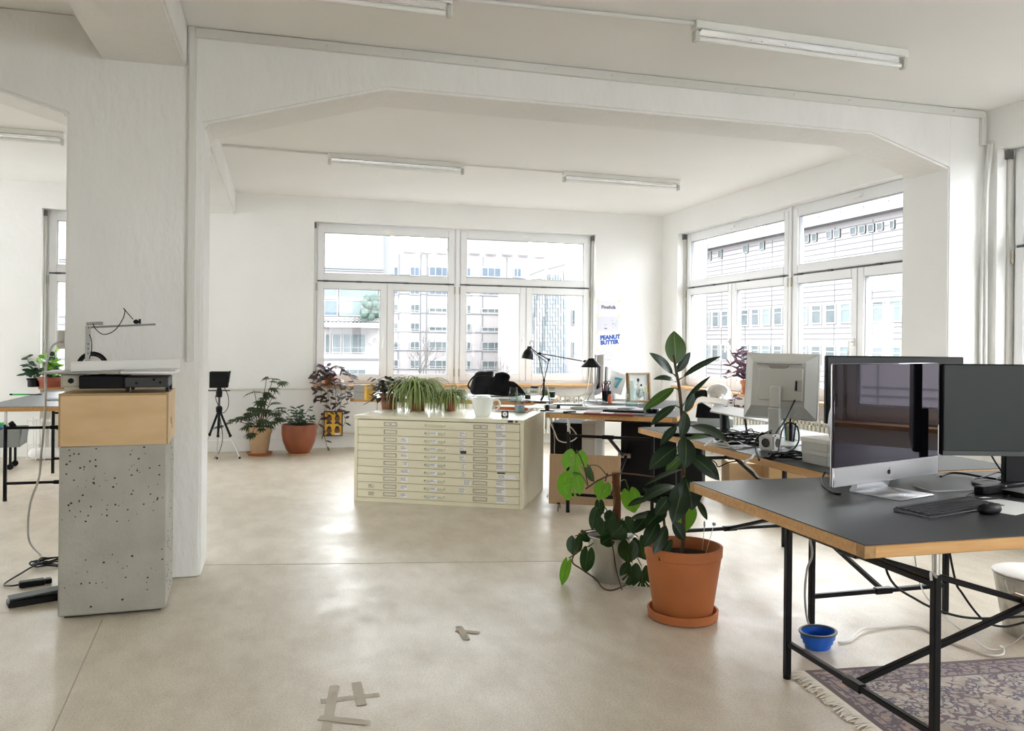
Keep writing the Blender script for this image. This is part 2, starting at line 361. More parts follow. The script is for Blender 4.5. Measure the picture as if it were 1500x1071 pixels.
for a, b in (((668, 924), (702, 928)), ((672, 918), (684, 938))):
    p = on(*a)-t.location; q = on(*b)-t.location; TZ += .0004; MB().bar((p.x, p.y, TZ), (q.x, q.y, TZ), .03, .0004).build('tape_strip', stain, t)
# ------------------------------------------------------------------ windows
def window(n, label, loc, rz, Wd, mull, z0=ZS, z1=ZT, ztr=ZTR, sill=True, single=False):
    t = bpy.data.objects.new('window_%d' % n, None); COL.objects.link(t); t.location = loc; t.rotation_euler = (0, 0, rz); struct(t, label)
    f = MB().ring(0, Wd, z0, z1, .045, 0, .07)
    for mx in mull: f.mm((mx-.035, -.012, z0), (mx+.035, .07, z1)); f.mm((mx-.022, -.03, z0), (mx+.022, -.01, z1))
    f.mm((.04, 0, ztr-.03), (Wd-.04, .07, ztr+.03))
    f.build('window_frame', pvc, t, bevel=.004)
    g = MB()
    for x in (.004, Wd-.024): g.mm((x, -.05, z0), (x+.02, -.002, z1-.005))
    g.build('guide_rail', M('grey guide rail', (.64, .64, .61), .5), t)
    gb = MB()
    for x in (.012, Wd-.014): gb.box((x, -.045, z1-.04), (.03, .05, .06)); gb.box((x, -.03, z1-.085), (.02, .03, .03))
    gb.build('guide_bracket', M('dark bracket', (.16, .16, .15), .5, .4), t)
    xs = [.0]+list(mull)+[Wd]
    for a, b in zip(xs, xs[1:]):
        a += .042 if a == 0 else .036; b -= .042 if b == Wd else .036
        def sash(x0, x1, s0, s1, handle=None, catch=False, hinge=None):
            s = MB().ring(x0, x1, s0, s1, .078, -.022, .05).build('sash', pvc, t, bevel=.006, seg=2)
            MB().ring(x0+.074, x1-.074, s0+.074, s1-.074, .010, -.006, .03).build('seal', M('grey seal', (.33, .34, .36), .5), s)
            MB().mm((x0+.076, .012, s0+.076), (x1-.076, .02, s1-.076)).build('pane', win_glass, s)
            if handle:
                hx = x1-.035 if handle > 0 else x0+.035; zc = s0+(s1-s0)*.44
                h = MB().mm((hx-.014, -.034, zc-.035), (hx+.014, -.02, zc+.035)); h.tube([(hx, -.03, zc), (hx, -.07, zc)], .009); h.bar((hx, -.068, zc+.008), (hx-.02*handle, -.068, zc-.125), .02, .014)
                h.build('handle', white_pl, s, bevel=.003)
            if catch:
                xm = (x0+x1)/2; MB().mm((xm-.05, -.045, s1-.045), (xm+.05, -.02, s1-.012)).mm((xm+.045, -.05, s1-.04), (xm+.062, -.02, s1-.016)).build('vent_catch', white_pl, s, bevel=.004)
            if hinge is not None:
                h = MB()
                for zz in (s0+.10, s1-.06): h.lathe([(.009, -.045), (.009, .045)], (hinge, -.03, zz), 10)
                h.build('hinge', M('hinge brass', (.45, .42, .33), .4, .5), s)
        sash(a, b, ztr+.012, z1-.03, catch=True)
        g = MB()
        for q in (.04, .28, .62, .93): g.mm((a+(b-a)*q, -.02, ztr-.008), (a+(b-a)*q+.06, .01, ztr+.010))
        g.mm((a, -.004, ztr-.006), (b, .01, ztr+.009)); g.build('fittings', seal, t)
        md = (a+b)/2
        sash(a, md-.002, z0+.035, ztr-.010, handle=1, hinge=a-.008); sash(md+.002, b, z0+.035, ztr-.010, hinge=b+.008)
    if sill:
        MB().mm((0, -.21, z0-.03), (Wd, .02, z0)).build('window_sill', sill_wood, t, bevel=.004)
    MB().mm((0, .06, z0-.03), (Wd, .36, z0+.01)).build('outer_sill', M('outer sill metal', (.5, .5, .5), .5), t)
    return t
window(1, 'large white window in the back wall behind the desks', (A0, YB+.13, 0), 0, A1-A0, [(A1-A0)*.492])
window(2, 'tall white window in the right wall beyond the column', (XR+.13, C1, 0), R_(-90), C1-C0, [1.08+1.11])
window(3, 'white window in the right wall this side of the column', (XR+.13, D1, 0), R_(-90), D1-D0, [1.6, 3.2])
window(4, 'white window seen past the left edge of the rough column', (B0, YB+.13, 0), 0, B1-B0, [])
window(5, 'white window added for daylight behind the viewer in the right wall', (XR+.13, -.3, 0), R_(-90), 3.3, [1.65])  # unseen window added to let more daylight into the room
window(6, 'white window added for daylight behind the viewer, in the right bay of the rear wall', (A1, YF-.13, 0), R_(180), A1-A0, [(A1-A0)*.5])  # unseen rear opening added to fill the room with light from behind
q = atx(1036, 450, XR+.8)
struct(MB().mm((XR+.38, q.y, -15), (XR+.8, q.y+1.4, 6)).build('wall_outer', M('grey outer render', (.10, .102, .102), .85, noise=.1, nscale=3)), 'grey rendered outer pier seen through the right window')
window(7, 'white window added for daylight in the back wall of the left bay, beyond the left edge of view', (-5.9, YB+.13, 0), 0, 2.6, [1.3])  # unseen window added to brighten the left bay
window(8, 'white window added for daylight in the left wall, out of view', (XL-.13, 5.3, 0), R_(90), 3.8, [1.9])  # unseen opening added so daylight reaches the left bay
# ------------------------------------------------------------------ what stands outside
asph = M('street', (.12, .12, .12), .9, noise=.2, nscale=.3)
struct(MB().mm((-150, YB+3, -15.2), (190, 230, -15)).mm((XR+3, -150, -15.2), (190, YB+3, -15)).build('ground', asph), 'grey street far below the windows')
fac = M('pale facade', (.20, .185, .185), .8, noise=.03, nscale=.2)
fac_line = M('facade joint', (.095, .10, .105), .8)
wpane = M('far window pane', (.042, .055, .06), .5, noise=.6, nscale=.5, col2=(.085, .10, .105), spec=.2)
wpane_b = M('blue far pane', (.07, .095, .125), .5, noise=.3, nscale=.4, spec=.2)
wfr = M('far window frame', (.19, .19, .19), .6)
teal_p = M('pale green glazing', (.085, .115, .115), .5, noise=.35, nscale=.35, col2=(.125, .15, .152), spec=.2)
def far_window(par, P, x0, x1, y0, y1, mat, bars=1, cross=False, sash_w=.10, deep=.25):
    """a window of a far facade: P maps a point of the photograph onto the facade; its pane, jambs and bars stand proud of the recess"""
    a = P(x0, y1); b = P(x1, y0); ctr = (a+b)/2
    ux = Vector((b.x-a.x, b.y-a.y, 0)); Lx = ux.length; ux.normalize(); hz = b.z-a.z; nrm = Vector((ux.y, -ux.x, 0))
    rot = Matrix((ux, -nrm, Vector((0, 0, 1)))).transposed().to_4x4()
    m = MB(); s = .55*sash_w*(depth(ctr)/60)
    for q in (-.5, .5): m.box(ctr+ux*(q*(Lx-s))+nrm*.02, (s, .12, hz), rot)
    for q in (-.5, .5): m.box(ctr+Vector((0, 0, q*(hz-s)))+nrm*.02, (Lx, .11, s), rot)
    for k in range(bars): m.box(ctr+ux*((k+1)/(bars+1)-.5)*Lx+nrm*.02, (s*.7, .10, hz), rot)
    if cross: m.box(ctr+Vector((0, 0, -.22*hz))+nrm*.02, (Lx, .09, s*.7), rot)
    f = m.build('window', wfr, par)
    MB().box(ctr-nrm*.06, (Lx, .2, hz), rot).build('pane', mat, f)
    return f
# the block straight ahead, far across the street
YC = 100.0
Pc = lambda x, y: aty(x, y, YC-.05)
t = thing('office_building', 'long white office block with rows of square windows across the street', 'building', (0, 0, 0))
a = aty(540, 640, YC); b = aty(806, 377, YC)
MB().mm((a.x-6, YC, -15), (b.x+2, YC+14, b.z)).build('wall', fac, t)
m = MB()
for k in range(9): p = aty(600+k*24, 379+k*.9, YC-.5); m.box((p.x, YC-.3, b.z+.3), (1.4, .4, .5))
m.mm((aty(690, 370, YC).x, YC+2, b.z), (aty(780, 370, YC).x, YC+9, b.z+2.2)); m.mm((aty(772, 372, YC).x, YC+3, b.z), (aty(778, 372, YC).x, YC+5, b.z+5)); m.build('roof_edge', M('roof metal', (.13, .13, .13), .6), t)
m = MB()
for k in range(8):
    q = aty(680, 404.5+k*27.2, YC-.1); m.mm((a.x-6, YC-.06, q.z-.12), (b.x+2, YC+.1, q.z))
for x in (584, 616, 625, 658, 742, 707): q = aty(x, 450, YC); m.mm((q.x-.08, YC-.05, -15), (q.x+.08, YC+.1, b.z-.3))
m.build('facade_joint', fac_line, t)
rows = [391.5+27.2*k for k in range(7)]
for k, y in enumerate(rows):
    for x0, x1, bars in ((576, 584, 0), (600, 615, 1), (628, 657, 2), (683, 690, 0), (705, 734, 2), (752, 764, 1)):
        hh = 13.5; yy = y+(x0-640)*.012
        if bars == 2 and k in (2, 3) and x0 > 620: hh, yy = 8, yy+5.5
        far_window(t, Pc, x0, x1, yy, yy+hh, wpane_b if k < 2 else wpane, bars, k > 1, .13)
# the glazed house to the left of it, nearer
YL_ = 52.0
Pl = lambda x, y: aty(x, y, YL_-.05)
t = thing('apartment_building', 'white apartment house with pale green glazed loggia seen through the left casement', 'building', (0, 0, 0))
a = aty(400, 560, YL_); b = aty(576, 330, YL_)
top = aty(560, 300, YL_).z
MB().mm((a.x-30, YL_, -15), (aty(561, 400, YL_).x, YL_+16, top)).build('wall', fac, t)
MB().mm((aty(561, 400, YL_).x, YL_+1.5, -15), (aty(576, 400, YL_).x, YL_+16, top+1)).build('stair_wall', M('pale grey facade', (.175, .18, .185), .8), t)
m = MB()
for y in (393.5, 396.5, 480, 526, 470): q = aty(520, y, YL_); m.mm((a.x-30, YL_-.12, q.z-.05), (aty(561, 400, YL_).x, YL_+.1, q.z+.04))
m.build('facade_joint', fac_line, t)
m = MB()
for y in (466, 470): q = aty(520, y, YL_); m.mm((a.x, YL_-.5, q.z-.04), (aty(559, 400, YL_).x, YL_-.44, q.z+.04))
for x in range(478, 560, 6): q = aty(x, 470, YL_-.6); m.mm((q.x-.03, YL_-.5, q.z-.4), (q.x+.03, YL_-.45, q.z+.2))
m.build('balcony_rail', wfr, t)
for x0, x1 in ((474, 495), (497, 553)):
    far_window(t, Pl, x0, x1, 417, 438, teal_p, 0, False, .14); far_window(t, Pl, x0, x1, 440, 463, teal_p if x0 > 480 else wpane_b, 0, False, .14)
far_window(t, Pl, 554.5, 558, 417, 466, wpane_b, 0, True, .08)
for x0, x1, br in ((476, 484, 0), (486, 500, 0), (502, 536, 2)): far_window(t, Pl, x0, x1, 489, 517, wpane, br, True, .10)
far_window(t, Pl, 500, 536, 541, 556, wpane, 2, False, .10)
q = aty(545, 458, YL_-1.3); MB().mm((aty(474, 460, YL_).x, YL_-2.2, q.z-.95), (aty(560, 460, YL_).x, YL_, q.z-.66)).build('balcony', fac, t); b2 = MB()
for k in range(26): b2.ball((q.x+random.uniform(-.55, .55), YL_-1.3+random.uniform(-.2, .2), q.z+random.uniform(-.4, .9)), .26, None, 7, 5)
tag(b2.build('balcony_shrub', M('balcony shrub leaves', (.03, .05, .04), .8)), 'dark green shrub on the balcony of the glazed apartment house', 'shrub')
# the tower with stepped grey tiles at the right of that view
YT = 80.0
t = thing('tiled_building', 'pale building faced with stepped grey and blue tiles through the right casement', 'building', (0, 0, 0))
a = aty(765, 560, YT); b = aty(872, 392, YT); c = aty(774, 410, YT)
MB().prism([(c.x, -15), (b.x+14, -15), (b.x+14, b.z+1.5), (aty(833, 393, YT).x, aty(833, 392, YT).z), (c.x, aty(765, 410, YT).z)], YT, YT+12, XZ).build('wall', fac, t)
tiles = {k: MB() for k in range(4)}
tw, th = 3.9, 6.2
for i in range(13):
    for j in range(27):
        x, y = 778+i*tw+(j % 2)*0, 396+j*th
        s = (x-778)+ (y-396)*.30
        lim = 410-(x-770)*.27
        if y < lim or x > 829: continue
        if x > 822: k = 2 if (i+j) % 3 else 1
        else:
            e1 = abs(x-(800-(y-420)*.10)); e2 = abs(x-(786-(y-420)*.16)); e3 = abs(x-(812-(y-400)*.02))
            k = 3 if (e1 < 2.6 or e2 < 2.2) else 1 if (x > 800-(y-420)*.10+3 and (i*7+j*5) % 4 < 2) else 0
            if e3 < 3 and y < 440: k = 2
        p = aty(x, y+th, YT); q = aty(x+tw, y, YT); tiles[k].mm((p.x+.02, YT-.12-.03*((i+j) % 3), p.z+.02), (q.x-.02, YT+.05, q.z-.02))
for k, (nm, cc) in enumerate((('white', (.19, .195, .20)), ('pale blue', (.155, .175, .195)), ('sky blue', (.125, .15, .18)), ('grey', (.09, .105, .11)))):
    tag(tiles[k].build('facade_tile', M(nm+' facade tile', cc, .4), t), nm+' facade tiles', kind='stuff')
m = MB()
for x0, y0, x1, y1 in ((776, 403, 797, 395), (804, 394, 828, 388)): p = aty(x0, y0, YT-.5); q = aty(x1, y1, YT-.5); m.bar(p, q, .18)
m.build('roof_rail', M('roof rail', (.08, .085, .085), .6), t)
far_window(t, lambda x, y: aty(x, y, YT-.05), 837, 843, 454, 476, wpane, 0, True, .1); far_window(t, lambda x, y: aty(x, y, YT-.05), 837, 842, 501, 522, wpane, 0, True, .1)
# the clad block along the right-hand street
XC = 41.0
Pr = lambda x, y: atx(x, y, XC-.05)
t = thing('clad_building', 'long white clad office block with ribbon windows along the side street', 'building', (0, 0, 0))
zt = atx(1164, 338, XC).z; yn, yf = -30.0, atx(1026, 460, XC).y
MB().mm((XC, yn, -15), (XC+14, yf, zt)).build('wall', fac, t)
m = MB().mm((XC-.9, yn, zt-.15), (XC+14, yf, zt+.35)); m.mm((XC-.25, yn, atx(1164, 387, XC).z-.2), (XC+1, yf, atx(1164, 387, XC).z)); m.build('roof_edge', M('roof metal 2', (.15, .15, .155), .6), t)
z1 = atx(1250, 322, XC).z; MB().mm((XC+3.5, yn, zt), (XC+14, yf-6, zt+3.4)).build('penthouse', fac, t)
m = MB()
for k in range(2): m.mm((XC+.8, yn, zt+.9+k*.5), (XC+.86, yf-2, zt+.97+k*.5))
for k in range(40): y = yn+k*(yf-2-yn)/39; m.mm((XC+.8, y-.04, zt), (XC+.86, y+.04, zt+1.45))
m.build('roof_rail', M('roof rail 2', (.12, .125, .13), .6), t)
m = MB()
rowz = []
for k in range(4): rowz.append((atx(1097, 453+52*k, XC).z, atx(1103, 478+52*k, XC).z))
z = zt-.6
while z > -9:
    if not any(b0-.15 < z < a0+.15 for a0, b0 in rowz): m.mm((XC-.05, yn, z-.025), (XC+.1, yf, z+.025))
    z -= .42
for k in range(26): y = yn+k*(yf-yn)/25; m.mm((XC-.04, y-.02, -9), (XC+.1, y+.02, zt-.4))
m.build('cladding_joint', fac_line, t)
for r, (za, zb) in enumerate(rowz[:2]):
    y = yf-.8; k = 0
    while y > 13 and k < 60:
        w_ = 1.25
        mm_ = MB(); s = .12
        mm_.ring(0, 0, 0, 0, 0, 0, 0) if False else None; mm_.mm((XC-.12, y-s, zb), (XC+.1, y, za)); mm_.mm((XC-.12, y-w_, zb), (XC+.1, y-w_+s, za)); mm_.mm((XC-.11, y-w_+.01, za-s), (XC+.1, y-.01, za-.01)); mm_.mm((XC-.11, y-w_+.01, zb+.01), (XC+.1, y-.01, zb+s)); mm_.mm((XC-.10, y-w_+.02, (za+zb)/2+.25), (XC+.1, y, (za+zb)/2+.33))
        f = mm_.build('window', wfr, t); MB().mm((XC-.07, y-w_+.03, zb+.03), (XC+.05, y-.03, za-.03)).build('pane', wpane if k % 3 else teal_p, f)
        y -= 1.75; k += 1
for x0, x1 in ((1037, 1042), (1052, 1058), (1089, 1096), (1113, 1120), (1179, 1186), (1190, 1197), (1211, 1219), (1222, 1231), (1246, 1255), (1259, 1268), (1272, 1281), (1285, 1294), (1304, 1311)):
    xm = (x0+x1)/2; yt_ = 343-(xm-1182)*.165 if xm > 1150 else 358-(xm-1093)*.20
    far_window(t, Pr, x0, x1, yt_, yt_+13.5, wpane, 0, False, .10)
# bare trees in the street
brk = M('bare twig bark', (.055, .05, .045), .9)
def bare_tree(px, py, y, hgt, label, seed):
    rnd = random.Random(seed); base = aty(px, py, y); m = MB()
    def grow(p, d, L, r, lv):
        q = p+d*L; m.tube([p, (p+q)/2+Vector((rnd.uniform(-1, 1), 0, rnd.uniform(-1, 1)))*L*.06, q], r, 5, 0, False, r*.65)
        if lv == 0: return
        for k in range(3 if lv > 1 else 4):
            e = (d+Vector((rnd.uniform(-.75, .75), rnd.uniform(-.75, .75), rnd.uniform(-.15, .55)))).normalized(); grow(p+d*L*rnd.uniform(.55, 1), e, L*rnd.uniform(.55, .8), r*.6, lv-1)
    base.z -= hgt; grow(base, Vector((0, 0, 1)), hgt*.45, hgt*.012, 5)
    m.tube([base-Vector((0, 0, base.z+15)), base], hgt*.014, 6)
    tag(m.build('bare_tree', brk), label, 'tree')
bare_tree(622, 522, 42, 6.0, 'bare twiggy tree in front of the square windows, left of the mullion', 3)
bare_tree(706, 526, 34, 5.0, 'bare twiggy tree outside the window just above the black bag', 5)
# ------------------------------------------------------------------ ceiling lamps
def ceiling_lamp(p0, p1, label):
    a = Vector((p0[0], p0[1], CE)); d = Vector((p1[0]-p0[0], p1[1]-p0[1], 0)); L = d.length
    t = thing('ceiling_lamp', label, 'lamp', a, math.atan2(d.y, d.x), 'fluorescent battens on the ceiling')
    MB().mm((0, -.03, -.045), (L, .03, 0)).build('batten', lamp_white, t, bevel=.005)
    MB().mm((.03, -.034, -.052), (L-.03, .034, -.0452)).build('reflector', M('lamp reflector', (.75, .75, .74), .25, .6), t)
    for x in (.012, L-.012):
        h = MB().mm((x-.012, -.02, -.105), (x+.012, .02, -.05)).build('lampholder', M('lampholder', (.60, .60, .57), .4), t, bevel=.004)
        MB().lathe([(0, -.008), (.008, -.008), (.008, .008), (0, .008)], (x, 0, -.085), 12, Matrix.Rotation(R_(90), 4, 'Y')).build('contact', seal, h)
    MB().lathe([(0, .03), (.011, .03), (.013, .04), (.013, L-.04), (.011, L-.03), (0, L-.03)], (0, 0, -.086), 14, Matrix.Rotation(R_(90), 4, 'Y')).build('fluorescent_tube', tube_glass, t)
    s = MB()
    for k in (.26, .31, .42, .76): s.lathe([(.004, -.054), (.004, -.05)], (L*k, .012, 0), 8)
    s.build('screw', seal, t, kind='stuff')
    return t
ceiling_lamp((.375, 7.36), (1.60, 7.41), 'unlit tube lamp on the back ceiling, left of the pair above the back window')
ceiling_lamp((2.58, 7.44), (3.83, 7.48), 'unlit tube lamp on the back ceiling, right of the pair, nearer the corner')
ceiling_lamp((2.0, 3.765), (3.32, 3.80), 'large unlit tube lamp on the near ceiling above the screens')
ceiling_lamp((-.60, 3.83), (.76, 3.83), 'unlit tube lamp on the near ceiling cut off by the top edge of the photo')
ceiling_lamp((-2.95, 7.26), (-1.70, 7.30), 'unlit tube lamp in the left bay seen past the rough column')
o = MB().tube([(-.5, 7.30, CE-.012), (.37, 7.35, CE-.012)], .009, 8).tube([(1.60, 7.41, CE-.012), (2.58, 7.44, CE-.012)], .007, 8); struct(o.build('trim_9', cable_w), 'white conduit between the back ceiling lamps')
o = MB().tube([(.76, 3.83, CE-.012), (2.0, 3.765, CE-.012)], .012, 8); struct(o.build('trim_10', cable_w), 'white conduit between the near ceiling lamps')
# ------------------------------------------------------------------ desks on black steel frames
def desk(name, label, loc, rz, Lx, Ly, h, fr, group='desks on black steel frames', th=.036, ext=.105, rails=True):
    """fr = (x0, y0, length, depth) of the steel frame in the desk's own axes"""
    t = thing(name, label, 'desk', loc, rz, group)
    MB().mm((0, 0, h-th), (Lx, Ly, h-.003)).build('table_top', oak, t, bevel=.002)
    MB().mm((.004, .004, h-.003), (Lx-.004, Ly-.004, h)).build('linoleum_cover', lino, t)
    for x in (-.0008, Lx-.0332):
        for y in (-.0008, Ly-.0332): MB().mm((x, y, h-th+.001), (x+.034, y+.034, h-.0035)).build('end_grain', endgrain, t)
    x0, y0, L, D = fr; w = .024; hu = h-th
    for x in (x0, x0+L):
        for y in (y0, y0+D):
            lg = MB().mm((x-w/2, y-w/2, .012), (x+w/2, y+w/2, hu-ext)).build('leg', black_steel, t, bevel=.003)
            MB().lathe([(0, 0), (.0145, 0), (.0145, .02), (0, .02)], (x, y, 0), 10).build('foot', black_pl, lg)
            MB().tube([(x, y, hu-ext-.02), (x, y, hu)], .011, 10).build('leg_extension', steel, lg)
            MB().tube([(x-.012, y-w/2-.004, hu-ext-.005), (x-.03, y-w/2-.004, hu-ext+.012), (x-.03, y-w/2-.004, hu-ext-.012)], .004, 6, 4).build('locking_pin', steel, lg)
        MB().bar((x, y0, .135), (x, y0+D, .135), w*.85).build('lower_rail', black_steel, t, bevel=.003)
        MB().bar((x, y0, hu-ext-.03), (x, y0+D, hu-ext-.03), w*.85).build('upper_rail', black_steel, t, bevel=.003)
    ym = y0+D/2
    for s in (0, 1):
        a, b = ((x0, .135), (x0+L, hu-ext-.03)) if s == 0 else ((x0, hu-ext-.03), (x0+L, .135))
        yy = ym+(.014 if s else -.014)
        dg = MB().bar((a[0], yy, a[1]), (b[0], yy, b[1]), .021).build('diagonal', black_steel, t, bevel=.003)
        for xx, zz in (a, b): MB().mm((xx-.0145, yy-.045, zz-.0145), (xx+.0145, yy+.045, zz+.0145)).build('bracket', black_steel, dg, bevel=.003)
    MB().tube([(x0+L/2, ym-.05, (hu-ext-.03+.135)/2), (x0+L/2, ym+.05, (hu-ext-.03+.135)/2)], .02, 14).build('cross_joint', steel, t)
    return t
T = .74
z1r = R_(-1.2)
desk('desk', 'dark topped desk with a wooden edge, nearest of all, carrying the black and silver screen', (1.463, 1.80, 0), z1r, 2.0, .985, T, (.365, .16, 1.44, .74))
def desk_y(label, loc, rz, Lx, Ly, h, fr):
    """the same desk with its long side away from the viewer: built turned by 90 degrees"""
    return desk('desk', label, (loc[0]+Lx, loc[1], 0), rz+R_(90), Ly, Lx, h, fr)
desk_y('dark topped desk behind the nearest one, carrying the white screen seen from its back', (2.125, 2.80), 0, .95, 1.86, T, (.36, .055, 1.29, .73))
desk('desk', 'desk strewn with papers and two lamps beyond the rubber plant', (1.87+.95*math.cos(R_(-33)), 5.725+.95*math.sin(R_(-33)), 0), R_(57), 1.70, .95, T, (.10, .18, 1.30, .62))
desk('desk', 'long desk under the back window behind the plan chest', (.60, 7.52, 0), R_(-22.5), 1.83, .78, T, (.23, .05, 1.36, .66))
desk_y('desk in the left bay half hidden by the concrete block', (-2.2, 6.97), 0, .98, 1.9, .73, (.11, .08, 1.36, .73))
# ------------------------------------------------------------------ concrete block, plywood box and hot-wire cutter
concrete = M('cast concrete', (.43, .42, .37), .8, noise=.22, nscale=5, bump=.25, bscale=60, detail=8)
bx, by = -.728, 4.06
t = thing('concrete_block', 'tall grey concrete plinth with small air holes in front of the rough column', 'block', (bx, by, 0), R_(2.6))
MB().mm((-.222, 0, .012), (.222, .40, .772)).build('body', concrete, t, bevel=.006, seg=1)
hole = M('air hole', (.03, .028, .025), .9); hb = MB(); rnd = random.Random(4)
for k in range(120):
    x = rnd.uniform(-.21, .21); z = rnd.choice((rnd.uniform(.03, .76), rnd.uniform(.45, .76))); r = rnd.uniform(.0012, .0042)
    hb.ball((x, -.0005, z), (r*rnd.uniform(.8, 1.6), .0015, r), None, 7, 5)
for k in range(40): hb.ball((.2225, rnd.uniform(.02, .38), rnd.uniform(.03, .76)), (.0015, .004, .003), None, 7, 5)
hb.build('air_hole', hole, t, kind='stuff')
MB().mm((-.20, .03, 0), (.20, .38, .013)).build('foot', M('dark underside', (.05, .048, .04), .9), t)
t = thing('plywood_box', 'low birch plywood box standing on the concrete block', 'box', (bx, by, .772), R_(2.6))
MB().mm((-.226, 0, 0), (.226, .012, .235)).build('front_panel', ply, t) 
MB().mm((-.226, .398, 0), (.226, .41, .235)).build('rear_panel', ply, t)
for s, x in (('', -.226), ('', .214)): MB().mm((x, .0125, 0), (x+.012, .3975, .235)).build('side_panel', ply, t)
MB().mm((-.2135, .0125, .22), (.2135, .3975, .234)).build('top_panel', ply, t)
e = MB(); 
for x in (-.2262, .2182): e.mm((x, -.0006, 0), (x+.008, .0005, .235))
e.mm((-.218, -.0006, .225), (.218, .0005, .235)); e.build('ply_edge', plyedge, t)
sl = MB()
for dx, dz in ((.10, .085), (.16, .075), (.22, .05)): sl.mm((.2255, .08+dx*.6, dz), (.2268, .088+dx*.6, dz+.03))
sl.build('slot', hole, t)
# the cutter, standing on the box
cz = 1.008
t = thing('hot_wire_cutter', 'hot wire foam cutter with white fence and thin overhead arm on the plywood box', 'cutter', (bx, by+.02, cz), R_(2.6))
def cl(px, py, y=4.22): p = aty(px, py, y); q = p-Vector((bx, by+.02, cz)); return rotz(R_(-2.6)) @ q
p0, p1 = cl(186, 552), cl(248, 570); MB().mm((p0.x, .06, p1.z+.012), (p1.x, .30, p0.z+.002)).build('housing', M('cutter housing', (.035, .037, .037), .5), t, bevel=.004)
p2, p3 = cl(119, 548), cl(186, 566); MB().mm((p2.x, .09, .015), (p3.x+.004, .28, p2.z-.006)).build('motor_case', black_pl, t, bevel=.004)
p4, p5 = cl(91, 548), cl(121, 567); bxm = MB().mm((p4.x, .12, p5.z), (p5.x, .26, p4.z)).build('control_box', M('control box', (.42, .40, .33), .5), t, bevel=.004)
MB().mm((p4.x+.01, .118, p5.z+.008), (p5.x-.008, .121, p4.z-.008)).build('control_panel', M('control panel', (.55, .52, .42), .5), bxm); MB().lathe([(0, 0), (.013, 0), (.011, .018), (0, .018)], ((p4.x+p5.x)/2, .121, (p4.z+p5.z)/2), 14, Matrix.Rotation(R_(90), 4, 'X')).build('knob', black_pl, bxm)
for x in (p0.x+.005, p1.x-.012):
    for y in (.07, .25): MB().mm((x, y, 0), (x+.014, y+.03, .03)).build('foot', black_pl, t)
a, b = cl(182, 545), cl(259, 548); MB().mm((p4.x-.07, .02, a.z-.004), (a.x, .33, a.z+.004)).build('table_plate', M('table plate', (.36, .36, .34), .4, .4), t, bevel=.002); MB().mm((a.x, .0, a.z-.006), (b.x, .34, a.z+.010)).build('table_plate', alu, t, bevel=.004)
kn = MB(); [kn.lathe([(0, 0), (.006, 0), (.006, .008), (0, .008)], (*[cl(q[0], q[1]).x], .06, cl(q[0], q[1]).z), 10, Matrix.Rotation(R_(90), 4, 'X')) for q in ((203, 560), (228, 555), (237, 559))]; kn.build('screw', black_mat, t)
a, b = cl(105, 529.5, 4.16), cl(262.5, 526, 4.16); c = cl(105, 544.5, 4.16); d = cl(262.5, 539, 4.16)
MB().prism([(a.x, c.z+.001), (b.x, d.z+.001), (b.x, b.z), (a.x, a.z)], .06, .085, XZ).build('fence', white_pl, t, bevel=.001)
a = cl(126, 477); b = cl(126, 552); MB().mm((a.x-.010, .19, b.z+.01), (a.x-.005, .21, a.z)).mm((a.x-.005, .192, .03), (a.x+.010, .208, a.z)).build('post', M('post metal', (.45, .45, .43), .4, .6), t)
hh = MB(); [hh.lathe([(0, 0), (.003, 0), (.003, .004), (0, .004)], (a.x+.003, .192, cl(126, y).z), 8, Matrix.Rotation(R_(90), 4, 'X')) for y in (504, 511, 518, 480)]; hh.build('post_hole', black_mat, t, kind='stuff')
a = cl(122, 478.5); b = cl(232, 474.5); MB().bar((a.x, .2, a.z-.004), (b.x, .2, b.z), .008, .009).build('arm', M('arm metal', (.22, .22, .21), .35, .6), t); MB().bar((cl(226, 475).x, .2, b.z), (cl(233, 474).x, .2, b.z), .012, .011).build('arm_tip', white_pl, t)
a = cl(136, 473); MB().bar((cl(124, 476).x, .2, a.z-.004), (cl(142, 473).x, .2, a.z), .03, .014).mm((cl(142, 476).x, .19, cl(142, 476).z), (cl(148, 471).x, .21, cl(148, 471).z)).build('arm_clamp', M('clamp', (.30, .30, .28), .4, .3), t, bevel=.002)
a = cl(197, 471); MB().ball((a.x, .2, a.z), (.013, .011, .011)).mm((cl(201, 474).x, .192, cl(201, 474).z), (cl(204, 467).x, .208, cl(204, 467).z)).build('wire_reel', black_pl, t)
MB().tube([cl(136, 474), cl(140, 482), cl(152, 490), cl(168, 484), cl(180, 467), cl(183, 455), cl(181, 452), cl(188, 460), cl(195, 468)], .0022, 6, 6).build('lead', black_pl, t)
MB().tube([cl(131, 490), cl(134, 500), cl(134, 514), cl(131, 526)], .0022, 6, 6).build('lead', black_pl, t)
a = cl(128, 528); wl = MB()
for r in (.060, .052, .066): wl.lathe([(r+.004*math.cos(q), .004*math.sin(q)) for q in [2*math.pi*k/8 for k in range(9)]], (a.x+.004, .24+r*.3, a.z-.03), 30, Matrix.Rotation(R_(90), 4, 'X'))
wl.build('wire_spool', black_mat, t)
